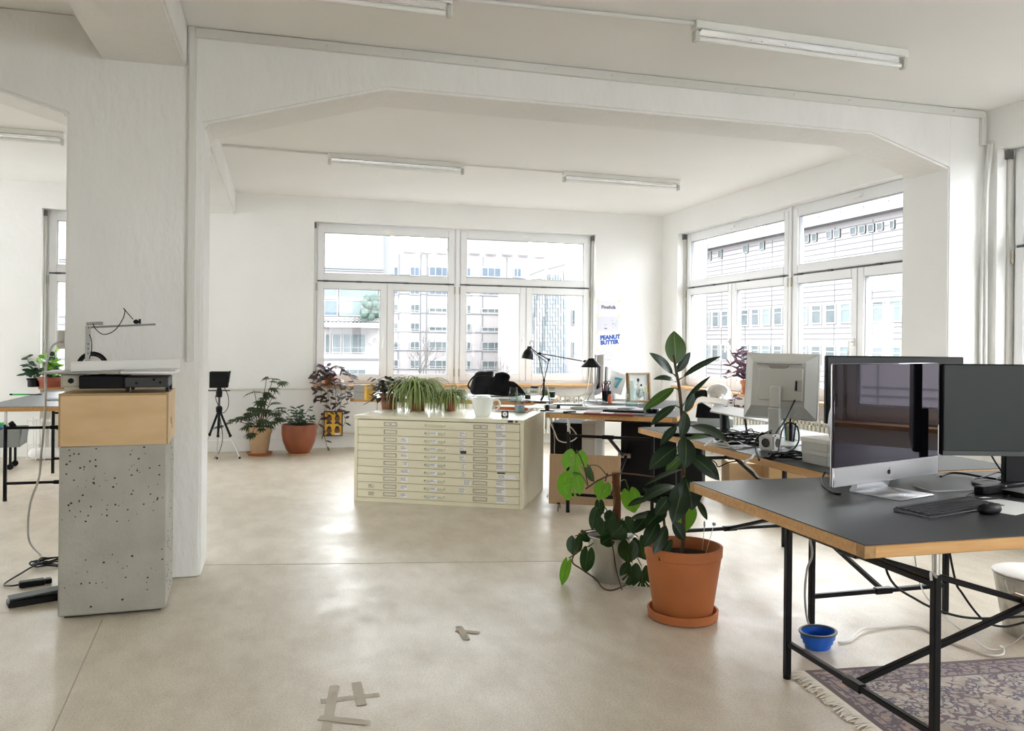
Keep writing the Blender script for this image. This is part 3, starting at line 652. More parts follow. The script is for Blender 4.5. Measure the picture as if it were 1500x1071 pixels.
# wall socket with plug and cable down to the foot pedals
sp = (PX0-.012, 4.66)
t = thing('wall_socket', 'white adapter plug in a socket on the left edge of the rough column', 'socket', (PX0, 4.69, 1.26))
MB().mm((-.006, -.04, -.04), (.0, .04, .04)).build('socket_plate', white_pl, t, bevel=.003); MB().mm((-.045, -.03, -.06), (-.005, .03, .035)).build('adapter', M('beige plug', (.60, .57, .52), .5), t, bevel=.006)
pk = lambda px, py, y: aty(px, py, y)
cable('extension_cable', 'grey power cord hanging from the socket on the rough column to the floor', [pk(92, 501, 4.66), pk(84, 502, 4.6), pk(74, 512, 4.5), pk(67, 540, 4.45), pk(67, 575, 4.4), pk(66, 610, 4.45), pk(63, 640, 4.5), pk(60, 668, 4.55), pk(57, 700, 4.6), pk(45, 735, 4.7), pk(41, 770, 4.75), pk(44, 795, 4.78), on(58, 812, .02), on(68, 822, .012), on(78, 828, .008)], .0055, cable_g, 'cable')
t = thing('foot_pedal', 'black rubber foot pedal lying flat on the floor left of the concrete block', 'pedal', on(50, 882), R_(22))
MB().prism([(-.11, 0), (.14, 0), (.14, .03), (-.10, .032), (-.11, .02)], -.045, .045, XZ).build('pedal_base', black_pl, t, bevel=.004); MB().bar((-.105, 0, .036), (.13, 0, .048), .082, .008).build('tread', M('pedal tread', (.05, .055, .05), .6), t, bevel=.002)
t = thing('power_supply', 'black power supply brick behind the foot pedal on the floor', 'adapter', on(56, 857), R_(20))
MB().mm((-.085, -.025, 0), (.03, .025, .03)).build('case', black_pl, t, bevel=.006); MB().mm((.03, -.02, .004), (.06, .02, .028)).build('plug', black_pl, t, bevel=.004)
MB().tube([(-.085, 0, .015), (-.12, .02, .01), (-.14, .09, .006), (-.06, .20, .02), (.02, .30, .03), (.08, .32, .02), (.12, .29, .01)], .0045, 7, 7).build('lead', black_pl, t)
pts = []; rnd = random.Random(2); c = on(72, 832)
for k in range(46): q = k*.62; pts.append(c+Vector((math.cos(q)*(.07+rnd.uniform(-.02, .025))-.01, math.sin(q)*(.055+rnd.uniform(-.02, .02))+.03, .008+rnd.uniform(0, .03))))
cable('cable_coil', 'heap of coiled black cable on the floor beside the concrete block', pts, .0045, black_pl, 'cable', sm=4)
# ------------------------------------------------------------------ the plan chest
FW, FD, FH = 1.355, .88, .672
fz = R_(-27.7); FO = Vector((.555, 6.53, 0))
def fl(x, y, z): return FO + rotz(fz) @ Vector((x, y, z))
t = thing('plan_chest', 'low cream steel plan chest with ten shallow drawers in the middle of the loft', 'chest', FO, fz)
MB().mm((-.004, -.008, FH-.028), (FW+.004, FD, FH)).build('top', cream_top, t, bevel=.003)
for x in (0, FW-.028): MB().mm((x, 0, .0), (x+.028, FD, FH-.0285)).build('side_panel', cream, t, bevel=.002)
MB().mm((.0285, 0, 0), (FW-.0285, FD-.02, .030)).build('plinth', cream, t); MB().mm((.0285, FD-.019, 0), (FW-.0285, FD, FH-.0285)).build('rear_panel', cream, t)
MB().mm((.0285, .03, .031), (FW-.0285, FD-.02, FH-.029)).build('carcass', M('chest shadow gap', (.10, .095, .07), .7), t)
rh = (FH-.03-.034)/10; rnd = random.Random(12)
def stick(par, x0, x1, z0, z1, lines, y=-.0012, bold=False):
    o = MB().mm((x0, y, z0), (x1, y+.0011, z1)).build('label_sticker', white_paper if lines != 'tape' else M('label tape', (.70, .66, .50), .6), par)
    n = MB(); k = 0; z = z1-.006
    while z > z0+.004 and k < 4:
        x = x0+.003
        while x < x0+(x1-x0)*rnd.uniform(.45, .98): L = rnd.uniform(.004, .011); n.mm((x, y-.0004, z-.0016), (min(x+L, x1), y-.0001, z+.0016)); x += L+.0022
        z -= .0088; k += 1
    n.build('print', ink, par, kind='stuff')
for k in range(10):
    z1 = FH-.034-k*rh; z0 = z1-rh+.003; off = .003 if k in (0, 3, 7) else 0
    d = MB().mm((.030, -.002-off, z0), (FW-.030, .028, z1)).build('drawer', cream, t, bevel=.003, seg=2); y = -.002-off
    for x0, x1 in ((.245, .352), (.965, 1.078)):
        h = MB().ring(x0, x1, z0+.012, z1-.012, .008, y-.004, y-.0002).build('card_holder', M('card holder', (.52, .50, .42), .35, .5), d, bevel=.001)
        MB().mm((x0+.008, y-.0016, z0+.02), (x1-.008, y-.0003, z1-.02)).build('card', M('cream card', (.74, .71, .58), .6), d)
        if k == 0: MB().lathe([(0, 0), (.008, 0), (.007, .006), (0, .006)], ((x0+x1)/2, y-.0016, (z0+z1)/2), 12, Matrix.Rotation(R_(90), 4, 'X')).build('lock', steel, d)
    hx0, hx1, hz = .575, .745, (z0+z1)/2
    MB().prism([(hx0+.004, hz-.002), (hx0+.02, hz-.014), (hx1-.008, hz-.014), (hx1-.004, hz-.004), (hx1-.004, hz+.006), (hx0+.02, hz+.010), (hx0+.004, hz+.006)], y-.020, y-.0165, XZ).build('handle', acrylic, d)
    for x in (hx0+.006, hx1-.008): MB().tube([(x, y, hz), (x, y-.024, hz)], .0062, 10).build('handle_post', white_pl, d)
    if k: stick(d, .628, .69, hz-.012, hz+.013, 'x', y-.0235)
    if k > 1: stick(d, .385+(k == 5)*.02, .445+(k in (6,))*.01, z0+.010, z1-.012, 'x', y-.0012)
    if 0 < k < 9: stick(d, .855+(k in (5, 6))*.02+(k == 7)*.04, .905+(k == 7)*.045, z0+.010, z1-.010, 'x', y-.0012)
    if k == 6: MB().mm((1.155, y-.0012, z0+.006), (1.30, y-.0001, z1-.018)).build('label_sticker', white_paper, d); MB().mm((1.155, y-.0018, z1-.013), (1.215, y-.0001, z1-.003)).build('black_label', ink, d); stick(d, 1.16, 1.24, z0+.008, z1-.02, 'x', y-.0018)
    else: stick(d, 1.14+k*.001, 1.215+k*.001, z0+.004, z1-.003, 'x', y-.0012)
    if k == 3: MB().mm((.865, y-.002, z0+.004), (.912, y-.0001, z0+.026)).build('black_label', ink, d)
    if k > 7: stick(d, .12, .17, z0+.01, z1-.014, 'tape', y-.0012)
MB().mm((1.235, -.0095, FH-.022), (1.275, -.0081, FH-.006)).mm((1.29, -.0095, FH-.020), (1.31, -.0081, FH-.008)).build('maker_plate', ink, t)
def tf(x, y): p = fl(x, y, FH); return p
# jug with a lid
p = on(700, 611, FH); t = thing('jug', 'white porcelain jug with a loose lid on the plan chest', 'jug', p+Vector((.055, .07, 0)), R_(-20)); t.scale = (1.2, 1.2, 1.2)
MB().lathe([(0, 0), (.045, 0), (.048, .006), (.055, .03), (.066, .07), (.074, .105), (.078, .118), (.074, .119), (.068, .10), (.05, .02), (0, .012)], (0, 0, 0), 36).build('body', porcelain, t)
MB().tube([(.070, 0, .105), (.098, 0, .108), (.112, 0, .088), (.106, 0, .058), (.082, 0, .038), (.060, 0, .034)], .0062, 10, 6).build('handle', porcelain, t)
MB().prism([(-.07, -.02), (-.088, -.004), (-.088, .004), (-.07, .02)], .104, .121).build('spout', porcelain, t, bevel=.003)
MB().lathe([(0, .119), (.055, .119), (.058, .123), (.050, .127), (.046, .138), (.02, .14), (0, .14)], (0, 0, 0), 28).build('lid', porcelain, t)
# books and the little timer
a = on(700, 603, FH); 
def slab_book(name, label, c, rz, sx, sy, sz, cover, cat='book', group=None, pages=True, text=None):
    t = thing(name, label, cat, c, rz, group)
    if pages: MB().mm((-sx/2+.003, -sy/2+.003, .0025), (sx/2, sy/2-.003, sz-.0025)).build('pages', white_paper, t)
    cv = MB().mm((-sx/2, -sy/2, 0), (sx/2, sy/2, .0024)).mm((-sx/2, -sy/2, sz-.0024), (sx/2, sy/2, sz)).mm((-sx/2, -sy/2, .0024), (-sx/2+.0028, sy/2, sz-.0024)); cv.build('cover', cover, t)
    return t
c = on(752, 603, FH)
slab_book('book', 'thin grey book lying under the orange bound one on the plan chest', (c.x+.0, c.y+.03, FH), fz+R_(90), .20, .27, .014, M('grey book cover', (.50, .50, .50), .6), pages=True)
slab_book('book', 'white book with an orange spine lying on the plan chest', (c.x+.03, c.y+.09, FH+.0142), fz+R_(90), .20, .28, .024, M('orange spine', (.74, .17, .04), .55))
t = thing('paper_sheet', 'white sheet on top of the orange bound book', 'paper', (c.x+.03, c.y+.09, FH+.0384), fz); MB().mm((-.136, -.096, 0), (.136, .096, .001)).build('sheet', white_paper, t)
p = on(741, 612, FH); t = thing('cube_timer', 'small black cube with a round white dial in front of the orange bound book', 'timer', p+Vector((0, .03, 0)), R_(-8))
MB().mm((-.026, -.02, 0), (.026, .02, .052)).build('case', M('timer green black', (.012, .02, .014), .5), t, bevel=.004)
MB().lathe([(0, 0), (.018, 0), (.018, .0015), (0, .0015)], (-.002, -.0201, .027), 24, Matrix.Rotation(R_(90), 4, 'X')).build('dial', white_paper, t)
MB().mm((-.004, -.0226, .02), (.0, -.0217, .034)).build('hand', ink, t)
# glass jar on the desk behind
def jar(label, p, r, h, fill=None, fh=.4, cat='jar', group=None, name='glass_jar', lid=None):
    t = thing(name, label, cat, p, 0, group)
    MB().lathe([(0, .002), (r*.92, .002), (r, .006), (r, h*.62), (r*.97, h*.72), (r*.86, h*.76), (r*.86, h), (r*.80, h), (r*.80, h*.77), (r*.93, h*.70), (r*.95, .010), (0, .008)], (0, 0, 0), 24).build('glass_body', glass, t)
    if fill: MB().lathe([(0, .009), (r*.93, .011), (r*.93, h*fh), (0, h*fh)], (0, 0, 0), 20).build('contents', fill, t)
    if lid: MB().lathe([(0, h*.80), (r*.9, h*.80), (r*.9, h+.004), (0, h+.004)], (0, 0, 0), 20).build('lid', lid, t)
    return t
jar('clear glass storage jar standing on the plan chest by the orange bound book', fl(1.20, .60, FH), .042, .155, M('pale blue card', (.40, .45, .55), .7), .42)
# ------------------------------------------------------------------ plants on the plan chest
def pot(t, r0, r1, h, mat, rim=.0, c=(0, 0, 0), saucer=None, name='pot', soilz=.88):
    c = Vector(c); pr = [(0, 0), (r0, 0), (r0+.004, .004)]
    if rim: pr += [(r1-.006, h-rim), (r1+.004, h-rim+.001), (r1+.006, h)]
    else: pr += [(r1, h)]
    pr += [(r1-.010, h), (r1-.014, h*soilz-.01), (0, h*soilz-.012)]
    MB().lathe(pr, c, 36).build(name, mat, t)
    MB().lathe([(0, h*soilz+.004), (r1*.6, h*soilz+.002), (r0+(r1-r0)*soilz-.009, h*soilz-.004)], c, 24).build('soil', soil, t)
    if saucer: s = saucer; MB().lathe([(0, 0), (s*.86, 0), (s, .028), (s-.008, .029), (s*.84, .010), (0, .009)], c, 36).build('saucer', mat, t)
def strap_leaf(par, mat, base, dirv, L, w, droop, name='leaf', n=9):
    d = Vector(dirv).normalized(); h = Vector((d.x, d.y, 0)); h = h.normalized() if h.length > .01 else Vector((1, 0, 0)); sd = Vector((-h.y, h.x, 0))
    vs = []; fs = []; uv = []; p = Vector(base); e = math.asin(max(-1, min(1, d.z))); zlim = droop[1]
    for i in range(n+1):
        q = i/n; ww = w*.5*(1-q**2.2)*(.7+.6*min(1, q*3)) + .0004
        for u in (-1, 0, 1): vs.append(p+sd*(u*ww)+Vector((0, 0, abs(u)*ww*.35))); uv.append(((u+1)/2, q))
        e2 = max(-1.5, e-droop[0]*q**1.1); stp = (h*math.cos(e2)+Vector((0, 0, math.sin(e2))))*(L/n); p = p+stp
        if p.z < zlim: p.z = zlim+random.uniform(0, .008)
    for i in range(n):
        for k in range(2): a = i*3+k; fs.append((a, a+1, a+4, a+3))
    b = Vector(base); me = bpy.data.meshes.new(name); me.from_pydata([tuple(v-b) for v in vs], [], fs); ul = me.uv_layers.new(name='uv')
    for f in me.polygons:
        f.use_smooth = True
        for li in f.loop_indices: ul.data[li].uv = uv[me.loops[li].vertex_index]
    me.materials.append(mat); o = bpy.data.objects.new(name, me); COL.objects.link(o); o.parent = par; o.location = b; return o
def spider_plant(label, p, r, h, n, Lr, seed, potmat=terracotta_d):
    rnd = random.Random(seed); t = thing('spider_plant', label, 'plant', p); random.seed(seed)
    pot(t, r*.7, r, h, potmat, .02)
    for k in range(n):
        a = rnd.uniform(0, 2*math.pi); e = rnd.uniform(.45, 1.4); L = rnd.uniform(*Lr)
        strap_leaf(t, spider_leaf, (math.cos(a)*r*.35, math.sin(a)*r*.35, h*.9), (math.cos(a)*math.cos(e), math.sin(a)*math.cos(e), math.sin(e)), L, rnd.uniform(.010, .016), (rnd.uniform(3.0, 4.4), .004))
    return t
spider_plant('large striped spider plant spilling over its pot on the plan chest', on(611, 601, FH), .085, .17, 260, (.24, .46), 5)
spider_plant('smaller striped spider plant beside the white jug on the plan chest', on(659, 602, FH), .055, .125, 130, (.16, .30), 9)
t = thing('dark_leaved_plant', 'bushy dark bronze leaved plant at the left end of the plan chest', 'plant', on(570, 599, FH)); rnd = random.Random(8)
pot(t, .06, .08, .13, terracotta_d, .02)
for k in range(190):
    a = rnd.uniform(0, 6.28); r = rnd.uniform(.03, .17); z = max(.03, .23-r*rnd.uniform(.1, 1.1)+rnd.uniform(-.02, .06)); b = Vector((math.cos(a)*r, math.sin(a)*r, z)); o_ = Vector((math.cos(a), math.sin(a), rnd.uniform(-.9, .6))).normalized()
    leaf(t, dark_leaf if k % 6 else purple_green, b, b+o_*rnd.uniform(.05, .085), rnd.uniform(.032, .05), (o_.x, o_.y, 1.2), fold=.1, nl=5)
for k in range(16):
    a = rnd.uniform(0, 6.28); r = rnd.uniform(.05, .14); MB().tube([(0, 0, .12), (math.cos(a)*r*.6, math.sin(a)*r*.6, .2), (math.cos(a)*r, math.sin(a)*r, rnd.uniform(.06, .18))], .0022, 5, 4).build('stem', bark, t)
p = on(650, 588, .74)
t = thing('white_bowl', 'white oval dish behind the small spider plant on the back desk', 'bowl', (p.x+.05, p.y+.25, .74)); MB().lathe([(0, .0), (.03, .0), (.075, .03), (.078, .032), (.07, .03), (.03, .008), (0, .006)], (0, 0, 0), 28).build('bowl', porcelain, t); MB().ball((0, 0, .022), (.055, .045, .02)).build('napkin', white_paper, t)
# ------------------------------------------------------------------ rubber plant
rp = Vector((1.79, 3.42, 0)); RD = depth(rp)
t = thing('rubber_plant', 'tall dark leaved rubber plant in a large terracotta pot beside the nearest desk', 'plant', rp)
MB().lathe([(0, 0), (.140, 0), (.158, .006), (.162, .042), (.153, .043), (.146, .016), (0, .014)], (0, 0, 0), 48).build('saucer', terracotta, t)
MB().lathe([(0, .014), (.128, .014), (.133, .02), (.172, .285), (.176, .288), (.178, .332), (.166, .333), (.163, .29), (.158, .27), (0, .268)], (0, 0, 0), 48).build('pot', terracotta, t)
MB().lathe([(0, .288), (.1, .285), (.158, .278)], (0, 0, 0), 28).build('soil', soil, t)
def rl(px, py, dd=0): return dep(px, py, RD+dd)-rp
MB().tube([(rl(1000, 812)[0], rl(1000, 812)[1], .27), rl(1002, 745), rl(1001, 685), rl(1000, 640), rl(998, 600), rl(995, 568), rl(990, 540), rl(987, 520)], .010, 9, 5, True, .006).build('stem', bark, t)
MB().tube([(rl(975, 812)[0], rl(975, 812)[1], .27), rl(974, 780), rl(970, 745), rl(962, 728)], .008, 8, 5, True, .005).build('stem', bark, t)
RL = [  # base px, tip px, width px, depth of base and tip, facing, young, sag
 (990, 534, 987, 485, 33, 0, .02, (-.1, -1, .2), 1, .02), (986, 548, 951, 517, 17, 0, -.06, (-.3, -.7, .6), 0, .05), (990, 546, 1011, 516, 14, .03, .06, (.2, -1, .2), 0, .03),
 (1000, 553, 1056, 522, 14, 0, .05, (-.2, -.5, 1), 0, .05), (994, 562, 957, 556, 15, 0, -.10, (0, -.6, .9), 0, .10), (1003, 590, 1041, 551, 10, .02, .08, (-.7, -.4, .6), 0, .04),
 (988, 568, 941, 602, 15, 0, -.05, (.1, -.8, .6), 1, .06), (1003, 604, 1017, 576, 15, -.02, .02, (.2, -1, .1), 0, .02), (989, 594, 953, 624, 14, -.02, -.10, (-.1, -.6, .8), 0, .07),
 (1004, 603, 997, 643, 18, -.03, -.10, (.1, -.9, .5), 0, .08), (991, 624, 967, 653, 13, -.02, -.08, (-.2, -.7, .6), 0, .07), (1010, 624, 1066, 648, 27, -.02, -.12, (.05, -.6, 1), 0, .09),
 (1007, 644, 1042, 640, 12, .05, .12, (0, -.5, 1), 1, .05), (1003, 640, 1003, 687, 29, -.05, -.14, (0, -1, .5), 0, .09), (991, 655, 951, 688, 27, -.02, -.08, (-.1, -.8, .7), 0, .08),
 (1010, 668, 1054, 704, 30, -.02, -.06, (.1, -.9, .6), 0, .08), (998, 688, 944, 712, 10, 0, -.12, (-.2, -.5, 1), 0, .06), (990, 712, 938, 738, 22, -.03, -.16, (-.2, -.4, 1), 0, .10),
 (1000, 706, 985, 767, 33, -.05, -.13, (-.1, -1, .3), 0, .07), (1003, 698, 1014, 748, 38, -.03, -.08, (.05, -1, .3), 0, .07), (1020, 733, 1036, 762, 14, .02, .02, (.3, -.9, .3), 0, .03),
 (975, 745, 946, 772, 24, -.06, -.14, (-.2, -.7, .8), 0, .06), (966, 754, 921, 762, 15, -.04, -.10, (-.1, -.4, 1), 0, .06), (964, 764, 943, 802, 22, -.08, -.15, (-.3, -.9, .3), 0, .05),
 (976, 770, 957, 812, 20, -.08, -.13, (-.1, -1, .2), 0, .04), (985, 764, 1003, 792, 20, -.03, -.02, (.1, -1, .2), 0, .04), (950, 730, 919, 742, 13, -.02, -.05, (0, -.5, 1), 0, .05),
 (970, 738, 941, 715, 17, .0, -.03, (-.2, -.8, .5), 0, .05), (966, 728, 958, 700, 14, .03, .06, (0, -1, .2), 0, .03), (980, 728, 960, 756, 20, -.10, -.16, (-.2, -.9, .4), 0, .05),
 (955, 748, 926, 782, 20, .04, .0, (-.2, -.8, .5), 0, .05), (985, 790, 965, 822, 13, -.10, -.12, (-.3, -.7, .5), 0, .03), (975, 690, 1000, 668, 16, .1, .16, (0, -1, .4), 1, .03)]
for bx_, by_, tx, ty, wp, d0, d1, nn, yg, sg in RL:
    leaf(t, rubber_young if yg else rubber_leaf, rl(bx_, by_, d0), rl(tx, ty, d1), wp*RD/F, nn, sg, .13, .92, 10)
leaf(t, monstera_lit, rl(1004, 733, .12), rl(1004, 780, .12), 37*RD/F, (0, -1, .1), .02, .06, .8, 10)  # rear leaf in the lit green: light from behind put into its colour
pts = [(rl(x, y), rl(bx_, by_, d0)) for (bx_, by_, tx, ty, wp, d0, d1, nn, yg, sg), (x, y) in zip(RL[:21], [(988, 538), (990, 552), (990, 550), (992, 560), (995, 566), (998, 600), (996, 574), (999, 606), (998, 600), (999, 604), (999, 628), (1000, 628), (1000, 646), (1001, 642), (1000, 658), (1000, 668), (1001, 692), (1001, 714), (1001, 710), (1001, 700), (1002, 735)])]
for a, b in pts: 
    if (a-b).length > .006: MB().tube([a, (a+b)/2+Vector((0, 0, .004)), b], .0035, 6).build('petiole', green_stem, t)
for (x0, y0), (x1, y1), sh in (((1029, 806), (1032, 768), 0), ((1033, 814), (1046, 768), 1)):
    a = rl(x0, y0, -.06); b = rl(x1, y1, -.06); s = MB().tube([a, b], .0013, 6).build('marker_stick', steel, t)
    if sh: MB().ball(b, (.009, .009, .008)).build('marker_head', grey_pl, s)
    else: MB().ball(b, (.005, .004, .016)).build('marker_head', grey_pl, s)
# ------------------------------------------------------------------ monstera in the metal bucket
mp_ = Vector((1.70, 4.06, 0)); MD = depth(mp_)
t = thing('monstera', 'climbing monstera with split leaves in a bare metal planter behind the terracotta pot', 'plant', mp_)
MB().lathe([(0, 0), (.095, 0), (.099, .004), (.128, .232), (.131, .236), (.128, .240), (.123, .238), (.118, .20), (0, .20)], (0, 0, 0), 40).build('planter', zinc, t)
MB().lathe([(0, .212), (.08, .21), (.119, .203)], (0, 0, 0), 24).build('soil', soil, t)
def ml(px, py, dd=0): return dep(px, py, MD+dd)-mp_
a = ml(903, 770); MB().tube([(a.x, a.y, .2), ml(904, 740), ml(903, 715), ml(902, 692)], .021, 12, 4).build('moss_pole', coir, t)
def mleaf(cx, cy, w, h, ang, mat, dd=0, yaw=0, pitch=0, slits=(), holes=(), curl=.12):
    """a heart shaped leaf: outline with slits between the ribs; ang turns its tip from straight down"""
    out = []; N = 64
    def rad(q):   # q measured from the tip, +-pi at the stalk notch
        a = abs(q)/math.pi; r = .5*(1.06-.10*math.cos(2*q)) * (1.0-.10*a); r *= (1+.16*max(0, 1-abs(q)/.5)); 
        if a > .86: r *= 1-.55*(a-.86)/.14
        return r
    sl = []
    for q in slits: sl += [(q-.13, 1), (q-.05, .35), (q+.02, .35), (q+.11, 1)]
    qs = sorted([(-math.pi+2*math.pi*k/N, 1) for k in range(N) if not any(abs(-math.pi+2*math.pi*k/N-s) < .15 for s in slits)]+sl)
    for q, f in qs: r = rad(q)*f; out.append((math.sin(q)*r*1.02, -math.cos(q)*r))
    bm = bmesh.new()
    def loop(pp):
        v = [bm.verts.new((x, y, 0)) for x, y in pp]; return [bm.edges.new((v[i], v[(i+1) % len(v)])) for i in range(len(v))]
    ed = loop(out)
    for hx, hy, hr in holes: ed += loop([(hx+hr*1.5*math.cos(q), hy+hr*math.sin(q)) for q in [2*math.pi*k/8 for k in range(8)]])
    bmesh.ops.triangle_fill(bm, use_beauty=True, edges=ed)
    sc = MD/F; c = ml(cx, cy, dd)
    rot = Matrix((CR, CU, -CF)).transposed().to_4x4() @ Matrix.Rotation(yaw, 4, 'Y') @ Matrix.Rotation(pitch, 4, 'X') @ Matrix.Rotation(ang, 4, 'Z')
    uvs = {}
    for v in bm.verts:
        x, y = v.co.x, v.co.y; uvs[v.index] = 0
        v.co = rot @ Vector((x*w*sc, y*h*sc, -curl*w*sc*(x*x*2+max(0, -y)**2)))
    bm.verts.index_update(); me = bpy.data.meshes.new('leaf'); bm.to_mesh(me); bm.free(); me.uv_layers.new(name='uv')
    for p in me.polygons: p.use_smooth = True
    me.materials.append(mat); o = bpy.data.objects.new('leaf', me); COL.objects.link(o); o.parent = t; o.location = c
    mid = MB().tube([rot @ Vector((0, .36*h*sc, .001)), rot @ Vector((0, -.1*h*sc, .001)), rot @ Vector((0, -.46*h*sc, -curl*w*sc*.2))], .0012, 5, 3).build('midrib', green_stem, o)
    return c + rot @ Vector((0, .38*h*sc, 0))
ends = []
for spec in ((843, 675, 36, 42, R_(-8), monstera_lit, .02, .2, -.2, (1.2, .75, -.7), ((-.18, .16, .04), (-.1, .02, .04))), (836, 709, 36, 44, R_(-10), monstera_lit, .0, -.1, -.2, (.85, .45), ()),
             (864, 692, 16, 30, R_(28), monstera_dark, -.03, .9, -.2, (), ()), (883, 716, 23, 30, R_(-22), monstera_lit, -.02, .1, -.2, (), ()), (924, 730, 27, 40, R_(15), monstera_lit, .1, -.3, -.1, (), ()),
             (878, 742, 14, 26, R_(5), monstera_dark, -.03, -.5, -.1, (), ()), (871, 757, 17, 34, R_(-8), monstera_dark, -.08, -.6, -.2, (), ()), (884, 770, 24, 30, R_(-20), monstera_dark, -.12, .2, -.7, (), ()),
             (905, 776, 30, 26, R_(-55), monstera_dark, -.14, .3, -.6, (), ()), (842, 797, 22, 30, R_(-5), monstera_dark, -.06, .2, -.1, (), ()), (860, 817, 20, 40, R_(-6), monstera_dark, -.08, -.4, -.1, (), ()),
             (829, 834, 16, 42, R_(-20), monstera_lit, -.10, .5, -.1, (), ()), (856, 785, 14, 22, R_(40), monstera_dark, -.02, .4, -.5, (), ()), (921, 805, 28, 34, R_(-8), monstera_dark, -.15, .2, -.3, (), ()),
             (939, 800, 24, 36, R_(20), monstera_dark, -.13, -.2, -.3, (), ()), (924, 838, 28, 34, R_(-12), monstera_dark, -.16, .1, -.2, (.9, .5, -.5, -.95), ()), (941, 847, 30, 44, R_(4), monstera_dark, -.13, -.2, -.1, (1.0, .55, -.45, -.9), ()),
             (918, 768, 22, 26, R_(35), monstera_dark, -.05, -.3, -.4, (), ()), (895, 757, 18, 22, R_(-35), monstera_dark, -.06, .3, -.4, (), ()), (890, 790, 20, 22, R_(-60), monstera_dark, -.13, .1, -.5, (), ())):
    ends.append((mleaf(*spec), spec))
for k, (e, spec) in enumerate(ends):
    if k in (0, 1): a = ml(862, 714)
    elif k in (2, 3): a = ml(890, 698)
    elif k == 4: a = ml(908, 706)
    else: a = Vector((ml(903, 775).x+random.uniform(-.03, .03), ml(903, 775).y, .22))
    MB().tube([a, (a+e)/2+Vector((0, -.01, .03)), e], .0032, 6, 4).build('petiole', green_stem if k % 3 else bark, t)
MB().tube([ml(858, 716, -.02), ml(864, 712, -.03), ml(878, 703, -.03), ml(902, 694, -.02), ml(930, 695, .02), ml(960, 699, .08)], .0042, 8, 5).build('vine', bark, t)
MB().tube([ml(897, 705, -.03), ml(903, 730, -.035), ml(897, 755, -.04), ml(903, 775, -.04)], .0045, 7, 5).build('vine', bark, t)
g = lambda x, y, z=.006: on(x, y, z)-mp_
MB().tube([ml(848, 800, -.1), ml(838, 822, -.12), ml(852, 834, -.13), g(872, 848, .02), g(884, 862), g(900, 864), g(925, 853), g(945, 846), g(952, 842, .02)], .0042, 7, 6).build('vine', bark, t)
MB().tube([ml(895, 788, -.14), ml(899, 810, -.15), ml(903, 835, -.15), g(911, 864, .01)], .003, 6, 5).build('vine', bark, t)
# ------------------------------------------------------------------ cardboard on a low stand, black cabinets
a = on(804, 742, 0); bl = on(821, 748, 0); br = on(905, 752, 0); d = (br-bl); d.z = 0; ln = d.length
t = thing('board_easel', 'brown hardboard panel on two short peg feet leaning in front of the desk with papers', 'board', bl+Vector((-.075, .05, 0)), math.atan2(d.y, d.x))
Lb = ln+.105
MB().box((Lb/2, .0, .235), (Lb, .012, .37), Matrix.Rotation(R_(-4), 4, 'X')).build('panel', cardboard, t, bevel=.002)
for x in (.075, .075+ln):
    f = MB().tube([(x, -.06, .002), (x, -.012, .06), (x, .012, .12)], .0035, 6).tube([(x, .07, .002), (x, .022, .12)], .0035, 6).build('peg_foot', black_steel, t); MB().tube([(x-.012, -.02, .055), (x+.012, -.02, .055)], .006, 8).build('clip', black_steel, f)
MB().mm((.02, .011, .05), (Lb-.02, .03, .08)).build('rear_batten', oak, t)
def cabinet(label, c, rz, w, d, h, group=None):
    t = thing('storage_cabinet', label, 'cabinet', c, rz, group)
    MB().mm((-w/2, -d/2, .02), (w/2, d/2, h)).build('carcass', black_mat, t, bevel=.003)
    MB().mm((-w/2+.006, -d/2-.012, .03), (-.002, -d/2-.0005, h-.10)).build('door', black_pl, t, bevel=.002); MB().mm((.002, -d/2-.012, .03), (w/2-.006, -d/2-.0005, h-.10)).build('door', black_pl, t, bevel=.002)
    MB().mm((-w/2+.006, -d/2-.012, h-.094), (w/2-.006, -d/2-.0005, h-.008)).build('drawer', black_pl, t, bevel=.002)
    MB().mm((-w/2+.02, -d/2+.02, 0), (w/2-.02, d/2-.02, .02)).build('plinth', black_mat, t)
p = (on(905, 708, 0)+Vector((.07, .20, 0)))
q = rotz(R_(-33)) @ Vector((.70, 1.12, 0))+Vector((1.87, 5.725, 0))
cabinet('wide black cabinet under the desk with papers', (q.x+.02, q.y-.02, 0), R_(-33), .66, .36, .60)
q = rotz(R_(-33)) @ Vector((-.05, 1.30, 0))+Vector((1.87, 5.725, 0))
cabinet('narrow black cabinet in the gap between the plan chest and the desk with papers', (q.x, q.y, 0), R_(-33), .40, .40, .56)
# ------------------------------------------------------------------ left end of the back wall: tripod, pots, poster
c = Vector((-.655, 9.28, 0)); t = thing('tripod', 'black camera tripod holding a boxy black lamp by the back wall', 'tripod', c); TD = depth(c)
def tl(px, py, dd=0): return dep(px, py, TD+dd)-c
hub = tl(321, 600); MB().tube([hub+Vector((0, 0, -.2)), hub+Vector((0, 0, .28))], .012, 10).build('centre_column', darkgrey, t)
for (x, y, dd) in ((351, 672, -.15), (318, 664, -.2), (296, 668, .05)):
    e = tl(x, y, dd); e.z = .012; m_ = hub*.45+e*.55; lg = MB().tube([hub, m_], .012, 8).build('leg', black_pl, t); MB().tube([m_, e], .007, 8).build('leg_section', steel, lg); MB().ball(e, .012).build('foot', black_pl, lg)
    MB().ball(m_, (.016, .016, .02)).build('leg_lock', black_pl, lg)
MB().lathe([(0, -.03), (.03, -.03), (.035, .02), (.02, .04), (0, .04)], hub, 14).build('spider', black_pl, t)
h0 = tl(321, 575); MB().lathe([(0, -.05), (.03, -.05), (.034, 0), (.022, .05), (0, .05)], h0, 14).build('ball_head', black_pl, t); MB().tube([h0+Vector((-.11, 0, .02)), h0+Vector((.11, 0, .02))], .006, 8).build('crossbar', darkgrey, t)
